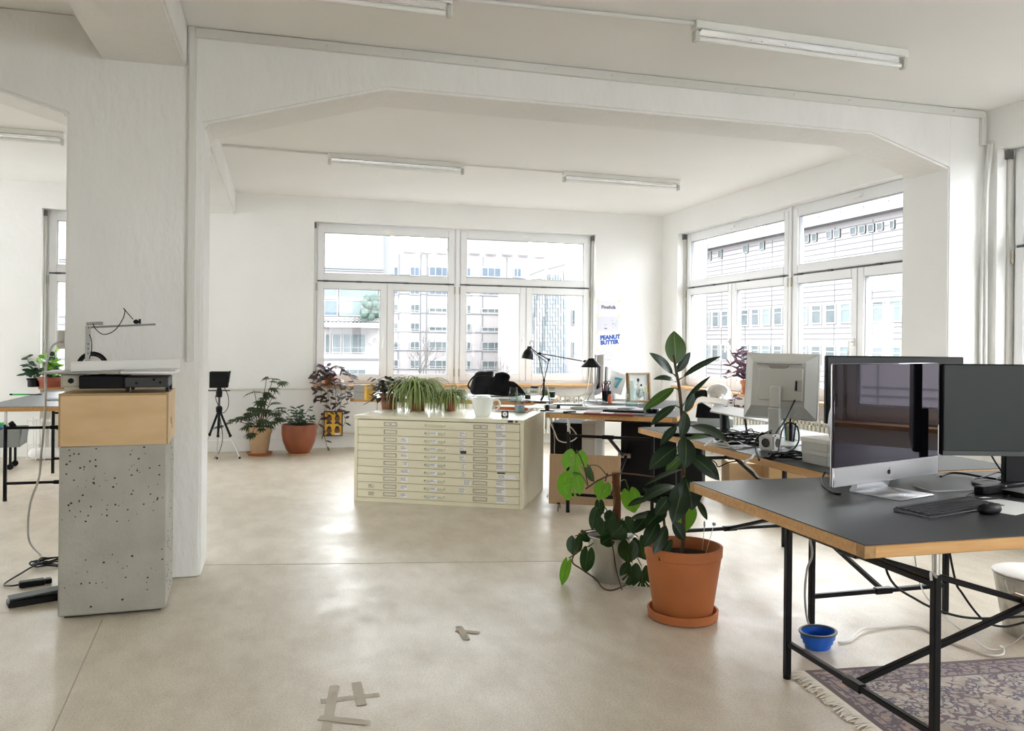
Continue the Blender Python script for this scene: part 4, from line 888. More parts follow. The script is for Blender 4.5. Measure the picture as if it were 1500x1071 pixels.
h1 = tl(321, 556); MB().box(h1, (.185, .16, .17)).build('lamp_box', black_mat, t, bevel=.004); MB().box(h1+Vector((.10, -.01, .025)), (.012, .17, .13), Matrix.Rotation(R_(8), 4, 'Y')).build('barn_door', black_mat, t)
MB().tube([h1+Vector((.05, -.02, -.08)), tl(334, 580), tl(334, 596), tl(326, 605), tl(318, 590), tl(316, 580), h0], .004, 6, 6).build('lead', black_pl, t)
MB().tube([tl(322, 610), tl(326, 640), tl(322, 660), tl(314, 672, -.2)], .004, 6, 6).build('lead', black_pl, t)
def palm_leaf(par, b, d, L, mat, n=7, w=.22, droop=.5):
    """one fingered leaf: narrow leaflets joined at the stalk end"""
    rnd = random; d = Vector(d).normalized(); sd = d.cross(Vector((0, 0, 1)))
    if sd.length < .1: sd = Vector((1, 0, 0))
    sd.normalize(); up = sd.cross(d); vs = []; fs = []
    for k in range(n):
        a = (k-(n-1)/2)/((n-1)/2)*1.25; ax = d*math.cos(a)+sd*math.sin(a); l = L*(1-.35*abs(a)/1.25); q = ax.cross(up).normalized(); i0 = len(vs)
        vs += [Vector((0, 0, 0)), ax*l*.5+q*l*w*.5-up*l*droop*.12, ax*l*.55-up*l*droop*.08, ax*l*.5-q*l*w*.5-up*l*droop*.12, ax*l-up*l*droop*.45]
        fs += [(i0, i0+1, i0+2), (i0, i0+2, i0+3), (i0+1, i0+4, i0+2), (i0+2, i0+4, i0+3)]
    me = bpy.data.meshes.new('leaf'); me.from_pydata([tuple(v) for v in vs], [], fs); me.materials.append(mat)
    for p in me.polygons: p.use_smooth = True
    o = bpy.data.objects.new('leaf', me); COL.objects.link(o); o.parent = par; o.location = b; return o
c = Vector((-.225, 9.33, 0)); t = thing('potted_plant', 'fingered leaf plant in a pale clay pot between the tripod and the round terracotta pot', 'plant', c); PD = depth(c)
pot(t, .085, .128, .29, clay, .07, (0, 0, .02)); MB().lathe([(0, 0), (.12, 0), (.14, .03), (.132, .031), (.115, .018), (0, .018)], (0, 0, 0), 32).build('saucer', terracotta, t)
def fl2(px, py, dd=0): return dep(px, py, PD+dd)-c
random.seed(21)
base = Vector((0, 0, .28)); tips = [(400, 556, 0), (391, 552, .05), (412, 560, -.05), (372, 572, .1), (384, 584, 0), (378, 597, -.05), (390, 600, .1), (398, 592, -.1), (404, 606, 0), (372, 612, .05), (362, 606, 0), (352, 612, -.05), (340, 616, -.08), (328, 621, -.1), (366, 620, -.15), (384, 614, -.2), (396, 620, -.18), (408, 612, -.1), (388, 576, 0), (395, 570, .05), (360, 625, -.1), (375, 605, -.2), (400, 605, -.2), (385, 626, -.2), (370, 634, -.18), (394, 580, .1), (410, 598, 0), (368, 598, 0)]
for k, (x, y, dd) in enumerate(tips):
    b = fl2(x, y, dd); dv = Vector((b.x, b.y-.12, (b.z-base.z)*.15-.10)); 
    for j in range(2): palm_leaf(t, b+Vector((random.uniform(-.02, .02),)*3), dv+Vector((random.uniform(-.25, .25), random.uniform(-.3, .1), random.uniform(-.12, .1))), random.uniform(.09, .15), fig_leaf)
    MB().tube([base+Vector((random.uniform(-.03, .03), random.uniform(-.03, .03), 0)), base*.4+b*.6+Vector((0, 0, .05)), b], .0035, 5, 4).build('stem', bark, t)
c = Vector((.19, 9.24, 0)); t = thing('potted_plant', 'small glossy leaved shrub in a wide round terracotta pot under the heating pipe', 'plant', c); PD = depth(c)
MB().lathe([(0, .02), (.105, .02), (.135, .06), (.172, .15), (.186, .23), (.188, .31), (.184, .335), (.172, .335), (.172, .29), (0, .285)], (0, 0, 0), 40).build('pot', terracotta_d, t)
MB().lathe([(0, 0), (.115, 0), (.13, .024), (.12, .025), (.105, .02), (0, .02)], (0, 0, 0), 32).build('saucer', clay, t); MB().lathe([(0, .30), (.1, .298), (.171, .292)], (0, 0, 0), 24).build('soil', soil, t)
rnd = random.Random(5)
for k in range(14):
    a = rnd.uniform(0, 6.28); r = rnd.uniform(.02, .17); tp = Vector((math.cos(a)*r*1.0, math.sin(a)*r*.8-.03, .36+rnd.uniform(.02, .25)*(1-r*2.2))); MB().tube([(tp.x*.2, tp.y*.2, .29), (tp.x*.6, tp.y*.6, .29+(tp.z-.29)*.65), tp], .003, 5, 4).build('stem', green_stem, t)
    for j in range(9):
        q = (j+2)/10; b = Vector((tp.x*(.2+.8*q), tp.y*(.2+.8*q), .29+(tp.z-.29)*min(1, q*1.05))); e = rnd.uniform(0, 6.28); dv = Vector((math.cos(e), math.sin(e), rnd.uniform(-.3, .5)))
        leaf(t, shiny_leaf, b, b+dv*rnd.uniform(.05, .075), rnd.uniform(.022, .03), (dv.x*.3, dv.y*.3-.5, 1), .005, .12, .9, 4)
# trailing plant on the sill
c = Vector((.53, 9.60, ZS)); t = thing('trailing_plant', 'purple trailing plant in a small terracotta pot at the left end of the back sill', 'plant', c); PD = depth(c)
pot(t, .05, .066, .125, terracotta, .035, (.0, 0, .018)); MB().lathe([(0, 0), (.06, 0), (.078, .022), (.07, .023), (.058, .012), (0, .012)], (0, 0, 0), 28).build('saucer', terracotta, t)
rnd = random.Random(31)
def vine(pts, n, mat, L=(.065, .105), w=(.030, .042)):
    n = int(n*1.5); P = smooth_path(pts, 6); MB().tube(P, .0026, 5).build('stem', purple_green, t)
    for k in range(n):
        b = P[int((k+.7)/n*(len(P)-1))]; a = rnd.uniform(0, 6.28); dv = Vector((math.cos(a), math.sin(a)*.6-.2, rnd.uniform(-.8, .5))).normalized()
        leaf(t, mat if rnd.random() < .75 else purple_green, b, b+dv*rnd.uniform(*L), rnd.uniform(*w), (dv.x*.4, -.6, .8), .008, .12, .85, 5)
def tv(px, py, dd=-.1): return dep(px, py, PD+dd)-c
top = Vector((0, 0, .13))
for path, n in (([(462, 545), (458, 560)], 9), ([(470, 540), (464, 555), (466, 575)], 10), ([(478, 538), (472, 552), (470, 572), (475, 590)], 10), ([(484, 546), (482, 570), (480, 596), (470, 612), (464, 628)], 11), ([(490, 560), (492, 590), (490, 604)], 8), ([(498, 560), (500, 585), (496, 603)], 8),
                ([(505, 566), (506, 580), (510, 592)], 7), ([(500, 540), (512, 552), (520, 562)], 8), ([(495, 536), (508, 545), (518, 552)], 6), ([(478, 590), (472, 620), (478, 650), (484, 672)], 8), ([(500, 600), (506, 615), (502, 625)], 4), ([(488, 572), (484, 590), (482, 604)], 7), ([(468, 562), (462, 580), (460, 592)], 7), ([(475, 545), (480, 555), (490, 565)], 9), ([(510, 570), (516, 578), (520, 586)], 6)):
    vine([top+(tv(*path[0])-top)*.5+Vector((0, 0, .04))]+[tv(*q) for q in path], n, purple_leaf)
# yellow print leaning on the wall below the sill
a = aty(475, 603, 9.70); b = aty(501, 638, 9.70)
t = thing('poster', 'small framed yellow print with four drawn heads under the back sill', 'picture', ((a.x+b.x)/2, 9.70, b.z))
hw, hh = (b.x-a.x)/2, a.z-b.z
MB().ring(-hw-.006, hw+.006, -.005, hh+.006, .012, -.012, .008).build('frame', M('dark print frame', (.05, .03, .02), .5), t); MB().mm((-hw, -.006, 0), (hw, .0, hh)).build('print', yellow_m, t)
skin = [M('brown print ink', (.20, .085, .03), .6), M('dark print ink', (.03, .022, .02), .6), M('navy print ink', (.03, .05, .09), .6)]
for i, (x, z) in enumerate(((-.45, .70), (.45, .70), (-.45, .22), (.45, .22))):
    cx_, cz_ = x*hw, z*hh; q = Matrix.Rotation(R_(90), 4, 'X')
    MB().prism([(.5*hw*.62*math.cos(k*.5236)+cx_, .12*hh*math.sin(k*.5236)+cz_) for k in range(12)], -.0085, -.0062, XZ).build('head', skin[0], t)
    MB().prism([(cx_-.2*hw, cz_+.04*hh), (cx_-.22*hw, cz_+.13*hh), (cx_, cz_+.19*hh), (cx_+.22*hw, cz_+.13*hh), (cx_+.2*hw, cz_+.04*hh), (cx_, cz_+.09*hh)], -.0105, -.0088, XZ).build('hair', skin[1], t)
    MB().prism([(cx_-.34*hw, cz_-.21*hh), (cx_-.25*hw, cz_-.13*hh), (cx_, cz_-.10*hh), (cx_+.25*hw, cz_-.13*hh), (cx_+.34*hw, cz_-.21*hh)], -.0085, -.0063, XZ).build('shoulders', skin[2] if i != 3 else white_paper, t)
# ------------------------------------------------------------------ sheets on the wall
for k, (y0, y1, x0, x1, kind) in enumerate(((440, 461.5, 875.5, 907, 'F'), (463.5, 486, 874.5, 906.5, 'S'), (487.5, 509.5, 874.5, 907, 'P'), (512, 534.5, 876, 905.5, 'C'))):
    a = aty(x0, y0, YB-.002); b = aty(x1, y1, YB-.002)
    lab = ('white sheet printed with the word Finefolk, topmost of four taped to the wall', 'white sheet with tiny pencil figures, second of four taped to the wall', 'white sheet with blue brush lettering peanut butter taped to the wall', 'white sheet with a small round emblem, lowest of four taped to the wall')[k]
    t = thing('paper_sheet', lab, 'paper', (a.x, YB-.002, b.z), 0, 'sheets taped beside the back window'); w_, h_ = b.x-a.x, a.z-b.z
    MB().mm((0, -.001, 0), (w_, 0, h_)).build('sheet', lilac_paper if kind in 'SC' else M('bright paper', (.74, .74, .80), .8), t)
    for x in (-.012, w_-.016): MB().box((x+.014, -.0015, h_-.004), (.034, .0006, .022), Matrix.Rotation(R_(38 if x < 0 else -38), 4, 'Y')).build('tape', tape_m, t)
    if kind != 'C':
        for x in (-.006, w_-.02): MB().box((x+.012, -.0016, .0), (.028, .0006, .010)).build('tape', tape_m, t)
    def tx(sx_, sz_): return Matrix.Translation((sx_, -.0014, sz_)) @ UPX
    if kind == 'F': text_mesh('lettering', 'Finefolk', .062, M('navy ink', (.02, .02, .07), .6), t, tx(.05, h_*.42), .0012)
    if kind == 'P':
        text_mesh('lettering', 'PEANUT', .072, blue_ink, t, tx(.045, h_*.53) @ Matrix.Rotation(R_(4), 4, 'Z'), .0045); text_mesh('lettering', 'BUTTER', .068, blue_ink, t, tx(.05, h_*.20) @ Matrix.Rotation(R_(4), 4, 'Z'), .0045)
    if kind == 'S':
        m = MB(); r2 = random.Random(3)
        for cx_, cz_, n in ((.11, .10, 4), (.13, .06, 3), (.20, .11, 5), (.205, .07, 4), (.255, .09, 5)):
            for j in range(n): p = Vector((cx_+r2.uniform(-.02, .02), -.0012, cz_+r2.uniform(-.03, .03))); m.tube([p, p+Vector((r2.uniform(-.015, .015), 0, r2.uniform(-.02, .02)))], .0011, 4)
        m.mm((.10, -.0018, .035), (.135, -.0011, .045)); m.build('drawing', ink, t, kind='stuff')
    if kind == 'C':
        m = MB(); m.tube([Vector((w_/2+.05*math.cos(q), -.0012, h_*.55+.05*math.sin(q))) for q in [math.pi*k_/14 for k_ in range(15)]], .0009, 4)
        m.tube([(w_/2-.008, -.0012, h_*.5), (w_/2-.01, -.0012, h_*.66), (w_/2+.012, -.0012, h_*.64), (w_/2+.008, -.0012, h_*.5)], .0008, 4); m.mm((w_/2-.05, -.0014, h_*.40), (w_/2+.05, -.0011, h_*.405)).mm((w_/2-.045, -.0014, h_*.34), (w_/2+.045, -.0011, h_*.35)).mm((w_/2-.02, -.0014, h_*.29), (w_/2+.02, -.0011, h_*.30)); m.build('emblem', M('grey ink', (.25, .25, .28), .6), t, kind='stuff')
# ------------------------------------------------------------------ desk under the back window
T4 = .74
p = on(534, 586, T4); q4 = R_(-22.5)
t = thing('boxed_book', 'grey boxed volume with a yellow front standing at the left end of the back desk', 'book', (p.x, p.y+.08, T4), R_(-40))
MB().mm((-.075, -.05, .0), (.04, .05, .062)).mm((-.075, -.05, .064), (.04, .05, .128)).build('block', M('book grey', (.30, .285, .265), .6), t, bevel=.002); MB().mm((.041, -.052, 0), (.07, .052, .132)).build('cover', yellow_m, t, bevel=.002)
p = on(590, 574, T4); t = thing('white_tray', 'low white tray with papers at the left end of the back desk', 'tray', (p.x-.02, p.y+.02, T4), q4); MB().mm((-.16, -.11, 0), (.16, .11, .006)).ring(-.16, .16, .0, .0, .0, 0, 0).build('tray', white_pl, t) if False else MB().mm((-.16, -.11, 0), (.16, .11, .006)).build('tray', white_pl, t, bevel=.002)
MB().mm((-.13, -.08, .0065), (.12, .09, .012)).build('sheet', white_paper, t)
# sheet of white paper covering the right part
p = on(735, 582, T4); t = thing('paper_sheet', 'very large white sheet spread over the right half of the back desk', 'paper', (p.x, p.y, T4), q4); MB().mm((-.36, -.20, 0), (.42, .26, .0012)).build('sheet', white_paper, t)
# the bag and the jacket
def blob(pts, name, mat, par, sub=2, seed=1, amp=.012):
    """a closed soft body over rings of points (each ring: centre, half width, half depth, height)"""
    m = MB(); rings = []; rnd = random.Random(seed); N = 18
    for cx_, cy_, z, a, b in pts:
        rings.append([m.bm.verts.new((cx_+a*math.copysign(abs(math.cos(q))**.75, math.cos(q))+rnd.uniform(-amp, amp), cy_+b*math.copysign(abs(math.sin(q))**.75, math.sin(q))+rnd.uniform(-amp, amp), z+rnd.uniform(-amp, amp)*.6)) for q in [2*math.pi*k/N for k in range(N)]])
    for A, B in zip(rings, rings[1:]):
        for k in range(N): m.bm.faces.new((A[k], A[(k+1) % N], B[(k+1) % N], B[k]))
    m.bm.faces.new(rings[0][::-1]); m.bm.faces.new(rings[-1]); bmesh.ops.recalc_face_normals(m.bm, faces=m.bm.faces)
    o = m.build(name, mat, par, sharp=80); md = o.modifiers.new('soft', 'SUBSURF'); md.levels = sub; md.render_levels = sub; return o
p = on(707, 580, T4); k_ = depth(p)/F
t = thing('shoulder_bag', 'black leather shoulder bag slumped on the back desk', 'bag', (p.x, p.y, T4), R_(-12))
blob([(0, 0, .004, .10, .06), (0, 0, .03, .125, .075), (-.005, 0, .10, .118, .068), (.005, 0, .17, .105, .05), (.015, .01, .215, .09, .03), (.03, .01, .232, .075, .012), (.03, .01, .236, .07, .006)], 'body', leather_black, t, 2, 3, .006)
blob([(.015, -.03, .20, .085, .012), (.015, -.05, .16, .095, .016), (.01, -.062, .10, .10, .012), (.01, -.06, .06, .095, .01)], 'flap', leather_black, t, 2, 7, .004)
MB().tube([(.08, -.03, .19), (.12, -.06, .13), (.135, -.07, .05), (.15, -.06, .012)], .004, 6, 6).build('zip_strap', steel, t)
MB().tube([(-.11, .0, .06), (-.14, -.03, .10), (-.10, -.02, .17), (-.03, 0, .22)], .008, 6, 6).build('strap', leather_black, t)
p = on(740, 581, T4); t = thing('jacket', 'dark jacket heaped up on the back desk right of the black bag', 'jacket', (p.x+.01, p.y+.02, T4), R_(-12))
blob([(0, 0, .004, .17, .10), (0, 0, .04, .18, .11), (-.02, 0, .09, .14, .09), (-.05, 0, .14, .09, .07), (-.06, .0, .18, .06, .045), (-.05, 0, .205, .05, .035), (-.04, 0, .225, .03, .02)], 'body', cloth_black, t, 2, 11, .016)
blob([(.02, -.05, .15, .045, .02), (.07, -.06, .12, .04, .022), (.13, -.06, .06, .04, .03), (.17, -.06, .01, .03, .02)], 'sleeve', cloth_black, t, 2, 5, .008)
MB().tube([(-.10, -.03, .20), (-.03, -.05, .215), (.02, -.04, .19), (.0, -.05, .15)], .018, 8, 6).build('collar', cloth_black, t)
# jars, mugs and bottles at its right end
jar('clear glass jar on the white sheet at the right end of the back desk', on(752, 590, T4)+Vector((0, -.0, 0)), .038, .13, None)
jar('short dark jar by the foot of the jointed lamp', on(773, 586, T4), .026, .065, M('brown contents', (.05, .02, .012), .6), .7)
jar('squat glass jar with a dark lid behind the jointed lamp', on(783, 577, T4)+Vector((.0, .0, 0)), .045, .075, M('pale contents', (.5, .48, .4), .6), .5, lid=black_pl)
jar('glass of olive green brushes water right of the jointed lamp', on(798, 581, T4), .034, .09, M('olive contents', (.16, .15, .03), .5), .75)
jar('dark glass with a pale rim at the right edge of the back desk', on(811, 584, T4)+Vector((-.02, 0, 0)), .034, .105, M('grey green contents', (.08, .09, .065), .5), .62)
jar('small empty tumbler left of the jointed lamp foot', on(768, 578, T4), .03, .06, None)
t = thing('red_tube', 'small dark red paint tube on the front edge of the back desk', 'tube', on(770, 591.5, T4)+Vector((0, .02, 0)), R_(10)); MB().tube([(-.04, 0, .012), (.03, 0, .012)], .011, 8).build('tube_body', M('dark red', (.16, .02, .015), .4), t); MB().tube([(.03, 0, .012), (.05, 0, .012)], .006, 8).build('cap', black_pl, t)
# ------------------------------------------------------------------ jointed lamp
p = on(794, 590, T4)+Vector((0, .035, 0)); JD = depth(p)
t = thing('jointed_lamp', 'black jointed desk lamp with a bell shade and a long thin arm', 'lamp', p)
def jl(px, py, dd=0): return dep(px, py, JD+dd)-p
MB().lathe([(0, 0), (.068, 0), (.07, .005), (.066, .014), (.02, .018), (0, .018)], (0, 0, 0), 32).build('base', black_steel, t)
MB().tube([(0, 0, .015), jl(796, 580), jl(797, 556)], .008, 10).build('stem', black_steel, t)
for dx in (-.006, .006):
    MB().tube([jl(797, 558, dx), jl(789, 522, dx)], .0042, 7).build('lower_arm', darkgrey, t); MB().tube([jl(797, 558, dx), jl(804, 527, dx)], .0042, 7).build('lower_arm', darkgrey, t)
MB().tube([jl(804, 527), jl(790, 519), jl(776, 509)], .0045, 8).build('upper_arm', black_steel, t); MB().tube([jl(801, 531), jl(788, 521), jl(780, 514)], .0035, 8).build('upper_arm', black_steel, t)
for q in ((797, 557), (804, 527), (791, 518), (777, 509)): MB().ball(jl(*q), (.012, .012, .012), None, 10, 7).build('joint', black_steel, t)
hd = jl(773.5, 518); tilt = (jl(775, 508)-jl(772, 528)).normalized(); rotq = Vector((0, 0, 1)).rotation_difference(tilt).to_matrix().to_4x4()
MB().lathe([(.0, .062), (.014, .062), (.016, .04), (.026, .032), (.040, .012), (.048, -.018), (.052, -.046), (.0495, -.046), (.045, -.018), (.036, .010), (.02, .028), (0, .03)], hd, 28, rotq).build('shade', black_steel, t)
MB().ball(hd+tilt*-.02, .022).build('bulb', white_pl, t)
MB().tube([jl(776, 505), jl(777, 500), jl(781, 500), jl(782, 507), jl(779, 511)], .0022, 6, 5).build('lead', black_pl, t)
MB().tube([jl(797, 558), jl(794, 565), jl(791, 575), jl(795, 585)], .0025, 6, 5).build('lead', M('purple lead', (.10, .05, .12), .5), t)
t2 = thing('balance_arm', 'thin grey balance arm reaching right from the jointed lamp to a clamp', 'lamp arm', p)
MB().tube([jl(791, 518, .03), jl(820, 523, .03), jl(853, 529, .03)], .0045, 8).build('rod', darkgrey, t2); MB().ball(jl(790, 518, .03), (.02, .01, .01)).build('joint', black_steel, t2); MB().ball(jl(857, 529.5, .03), (.018, .012, .012)).build('joint', black_steel, t2)
MB().tube([jl(801, 566), jl(805, 582), jl(808, 596)], .005, 8, 4).build('clamp_rod', steel, t2)
# ------------------------------------------------------------------ desk strewn with papers
T2 = .74; q2 = R_(-33)
def t2p(px, py, z=T2): return on(px, py, z)
# conical lamp
p = t2p(868, 602); CD = depth(p)
t = thing('cone_lamp', 'small desk lamp with a black cone shade on a bent wire stand', 'lamp', p)
def cl2(px, py, dd=0): return dep(px, py, CD+dd)-p
a = cl2(866, 538); MB().lathe([(.009, .066), (.022, .067), (.024, .062), (.083, .002), (.081, .0), (.020, .058), (.009, .060)], a-Vector((0, 0, .0)), 40).lathe([(0, .0685), (.022, .068), (.022, .062), (0, .062)], a, 24).build('shade', black_steel, t)
MB().ball(a+Vector((0, 0, .03)), .02).build('bulb', white_pl, t)
MB().tube([a+Vector((0, 0, .06)), cl2(862, 566), cl2(856, 585), cl2(855, 590), cl2(858, 595), cl2(866, 597.5), cl2(890, 598)], .0042, 8, 5).build('wire_stand', steel, t)
MB().tube([a+Vector((.01, .02, .06)), cl2(868, 566, .06), cl2(872, 584, .10), cl2(880, 592, .06)], .0042, 8, 5).build('wire_stand', steel, t)
# thin screen seen edge-on
p = t2p(880, 588); t = thing('screen', 'thin silver screen seen edge on behind the conical lamp', 'monitor', (p.x-.02, p.y, T2), R_(62))
MB().mm((-.28, -.01, .07), (.28, .01, .42)).build('housing', alu, t, bevel=.004); MB().mm((-.272, -.0115, .12), (.272, -.0102, .412)).build('screen_glass', imac_glass, t)
MB().box((0, .05, .09), (.12, .006, .20), Matrix.Rotation(R_(28), 4, 'X')).mm((-.10, -.06, 0), (.10, .12, .006)).build('stand', alu, t)
# pens
p = t2p(887, 588); t = thing('pen_pot', 'black pot crammed with pens and scissors right of the conical lamp', 'pen pot', p); MB().lathe([(0, 0), (.03, 0), (.033, .09), (.029, .09), (.027, .005), (0, .005)], (0, 0, 0), 20).build('pot', black_pl, t)
rnd = random.Random(3)
for k in range(11):
    a = rnd.uniform(0, 6.28); r = rnd.uniform(.006, .02); m_ = (black_pl, red_m, M('navy plastic', (.015, .02, .10), .4), M('grey pen', (.2, .2, .2), .4))[k % 4]
    MB().tube([(math.cos(a)*r, math.sin(a)*r, .01), (math.cos(a)*r*2.1, math.sin(a)*r*2.1, .13+rnd.uniform(-.02, .04))], .0045, 7).build('pen', m_, t)
for s in (-1, 1): MB().tube([Vector((.012+s*.016+.016*math.cos(q), -.005, .165+.013*math.sin(q))) for q in [2*math.pi*k/10 for k in range(11)]], .004, 6).build('scissor_handle', black_pl, t)
p = t2p(890.5, 590); t = thing('highlighter', 'fat orange highlighter standing in front of the black pen pot', 'pen', p+Vector((0, -.045, 0))); MB().lathe([(0, 0), (.016, 0), (.018, .01), (.017, .06), (.012, .075), (0, .076)], (0, 0, 0), 14).build('barrel', M('coral plastic', (.80, .20, .09), .4), t); MB().lathe([(0, .0765), (.011, .0765), (.010, .105), (0, .106)], (0, 0, 0), 14).build('cap', black_pl, t)
p = t2p(898, 585); t = thing('glue_bottle', 'small clear bottle with a rounded cap behind the pens', 'bottle', p); MB().lathe([(0, 0), (.026, 0), (.026, .07), (.012, .085), (.012, .10), (0, .10)], (0, 0, 0), 16).build('bottle_body', M('milky plastic', (.75, .76, .76), .3), t); MB().lathe([(0, .1005), (.015, .1005), (.013, .125), (0, .13)], (0, 0, 0), 14).build('cap', white_pl, t)
# rolled print with a teal figure 7
p = t2p(893, 587)+Vector((.05, .02, 0)); t = thing('poster_roll', 'rolled white print leaning behind the pens with a teal 7 on it', 'print', p, R_(-10)); 
MB().tube([(-.07, .02, 0), (-.055, .05, .30)], .018, 14).build('roll', white_paper, t)
MB().box((.03, .045, .16), (.15, .002, .20), Matrix.Rotation(R_(-18), 4, 'X') @ Matrix.Rotation(R_(20), 4, 'Y')).build('sheet', white_paper, t)
text_mesh('figure', '7', .13, teal, t, Matrix.Translation((0, .012, .12)) @ Matrix.Rotation(R_(-18), 4, 'X') @ Matrix.Rotation(R_(10), 4, 'Y') @ UPX, .006)
# framed drawing
pl = t2p(905.5, 586.5); pr = t2p(943, 585); d = pr-pl; 
t = thing('framed_drawing', 'light wooden frame with an ink figure drawing at the back of the papered desk', 'picture', (pl.x, pl.y-.2, T2), math.atan2(d.y, d.x)-.1)
w_, h_ = .236, .255
tiltm = Matrix.Rotation(R_(-5), 4, 'X')
fr = bpy.data.objects.new('frame', None); 
o = MB().ring(0, w_, 0, h_, .012, -.035, .005).build('frame', M('frame oak', (.52, .33, .15), .5, noise=.2, nscale=20), t); o.matrix_local = tiltm
o = MB().mm((.012, -.012, .012), (w_-.012, -.008, h_-.012)).build('mount', white_paper, t); o.matrix_local = tiltm
o = MB().mm((.012, -.0122, .012), (w_-.012, -.0125, h_-.012)).build('glazing', win_glass, t); o.matrix_local = tiltm
m = MB(); rnd = random.Random(9); m.ball((.118, -.0135, .19), (.012, .0012, .016), None, 10, 6); m.ball((.150, -.0135, .145), (.011, .0012, .012), None, 10, 6)
for k in range(30): a = Vector((.118+rnd.gauss(0, .014), -.0134, rnd.uniform(.04, .21))); m.tube([a, a+Vector((rnd.uniform(-.016, .016), 0, rnd.uniform(-.035, .035)))], .0010, 4)
o = m.build('drawing', ink, t, kind='stuff'); o.matrix_local = tiltm
# carafe and bottle
p = t2p(925, 597); t = thing('glass_carafe', 'clear glass carafe in front of the framed drawing', 'carafe', p); MB().lathe([(0, .004), (.045, .004), (.05, .01), (.05, .10), (.044, .14), (.022, .175), (.016, .20), (.018, .215), (.015, .215), (.013, .20), (.019, .173), (.041, .138), (.047, .10), (.047, .012), (0, .010)], (0, 0, 0), 32).build('glass_body', glass, t)
MB().lathe([(0, .012), (.046, .013), (.046, .05), (0, .05)], (0, 0, 0), 24).build('water', glass_mat('water', (.93, .96, .97), 1.33), t)
p = t2p(937, 594); t = thing('wine_glass', 'clear stemmed glass right of the glass carafe', 'glass', p); MB().lathe([(0, 0), (.03, 0), (.03, .003), (.004, .006), (.004, .06), (.03, .08), (.034, .11), (.030, .14), (.028, .14), (.032, .11), (.027, .082), (0, .064)], (0, 0, 0), 24).build('glass_body', glass, t)
p = t2p(945, 588); t = thing('glue_bottle', 'white square bottle with a yellow cap right of the framed drawing', 'bottle', p, R_(20)); MB().mm((-.03, -.02, 0), (.03, .02, .088)).build('bottle_body', M('grey white plastic', (.55, .56, .58), .35), t, bevel=.004); MB().lathe([(0, .0885), (.017, .0885), (.015, .125), (0, .128)], (0, 0, 0), 14).build('cap', M('pale yellow cap', (.85, .78, .30), .4), t)
# sheets, books and clutter on it
rnd = random.Random(14)
def sheet(label, px, py, rz, sx_, sy_, z=T2, mat=white_paper, th=.0015, name='paper_sheet', cat='paper', group=None):
    p = on(px, py, z); t = thing(name, label, cat, (p.x, p.y, z), rz, group); MB().mm((-sx_/2, -sy_/2, 0), (sx_/2, sy_/2, th)).build('sheet' if cat == 'paper' else 'cover', mat, t); return t
labs = ['white sheet at the left front corner of the papered desk beside the torch', 'white sheet by the black cutter at the front of the papered desk', 'white sheet under the curved grey green case', 'white sheet between the grey green case and the white laptop', 'white sheet half under the black notebook on the papered desk', 'white sheet in front of the glass carafe', 'white sheet behind the glass carafe', 'white sheet just left of the dark red flat box']
g_ = 'loose sheets on the papered desk'; TS = .0002
for px, py, rz, a, b in ((815, 601, .3, .21, .30), (835, 602, -.4, .30, .21), (848, 597, .1, .21, .30), (862, 599, -.7, .30, .21), (838, 592, .5, .21, .30), (905, 596, -.2, .30, .21), (915, 590, .6, .21, .30), (890, 601, -.55, .30, .21)):
    labk = labs.pop(0); TS += .00035; o = sheet(labk, px, py, rz, a, b, T2+TS, th=.0003, group=g_)
sheet('large white drawing sheet covering the left half of the papered desk', 833, 596, R_(-30), .62, .42, T2+.0030, th=.0003)
sheet('large white drawing sheet lying at the front edge of the papered desk', 845, 603.5, R_(-36), .44, .22, T2+.0034, th=.0003)
sheet('pale violet folder of drawings near the right corner of the papered desk', 955, 601, R_(-40), .30, .24, T2+.003, lilac_paper, .004)
t = sheet('dark red flat box at the front edge of the papered desk', 893, 607.5, R_(-33), .36, .10, T2+.0035, M('dark red cover', (.22, .05, .045), .5), .012, 'flat_box', 'box'); MB().mm((-.06, -.051, .0125), (.03, .03, .0135)).build('label_sticker', white_paper, t)
t = sheet('black flat folder on top of the dark red box', 915, 603.5, R_(-33), .30, .12, T2+.0165, black_pl, .014, 'folder', 'folder')
t = sheet('closed black notebook behind the conical lamp', 832, 593.5, R_(-20), .24, .13, T2+.0035, darkgrey, .012, 'notebook', 'notebook')
t = sheet('white closed laptop under the conical lamp', 878, 599.5, R_(-33), .26, .16, T2+.0035, grey_pl, .012, 'laptop', 'laptop')
p = on(848, 601, T2); t = thing('eyeglasses_case', 'curved grey green case in front of the conical lamp', 'case', (p.x, p.y, T2+.002), R_(-15)); MB().ball((0, 0, .014), (.07, .028, .014)).build('case', M('grey green felt', (.30, .31, .25), .8), t)
p = on(838, 606, T2); t = thing('folded_knife', 'small black curved cutter near the front edge of the papered desk', 'cutter', (p.x, p.y+.03, T2+.002), R_(10)); MB().tube([(-.06, 0, .007), (0, .012, .007), (.05, .01, .007)], .006, 7, 4).build('handle', black_pl, t)
p = on(808, 599, T2); t = thing('torch', 'grey metal torch with a black head at the left corner of the papered desk', 'torch', (p.x+.01, p.y, T2+.002), R_(-12)); MB().tube([(-.07, 0, .016), (.03, 0, .016)], .013, 10).build('tube_body', steel, t); MB().tube([(.03, 0, .018), (.055, 0, .018)], .017, 12).build('head', black_pl, t)
p = on(800, 603, T2); t = thing('table_clamp', 'black clamp gripping the left corner of the papered desk', 'clamp', (p.x+.02, p.y+.02, T2), R_(-33)); MB().mm((-.05, -.04, .0), (.05, .02, .012)).mm((-.015, -.03, .012), (.015, .0, .05)).build('clamp_body', black_steel, t, bevel=.003); MB().tube([(0, -.015, .03), (0, -.015, .065)], .007, 8).build('screw', steel, t)
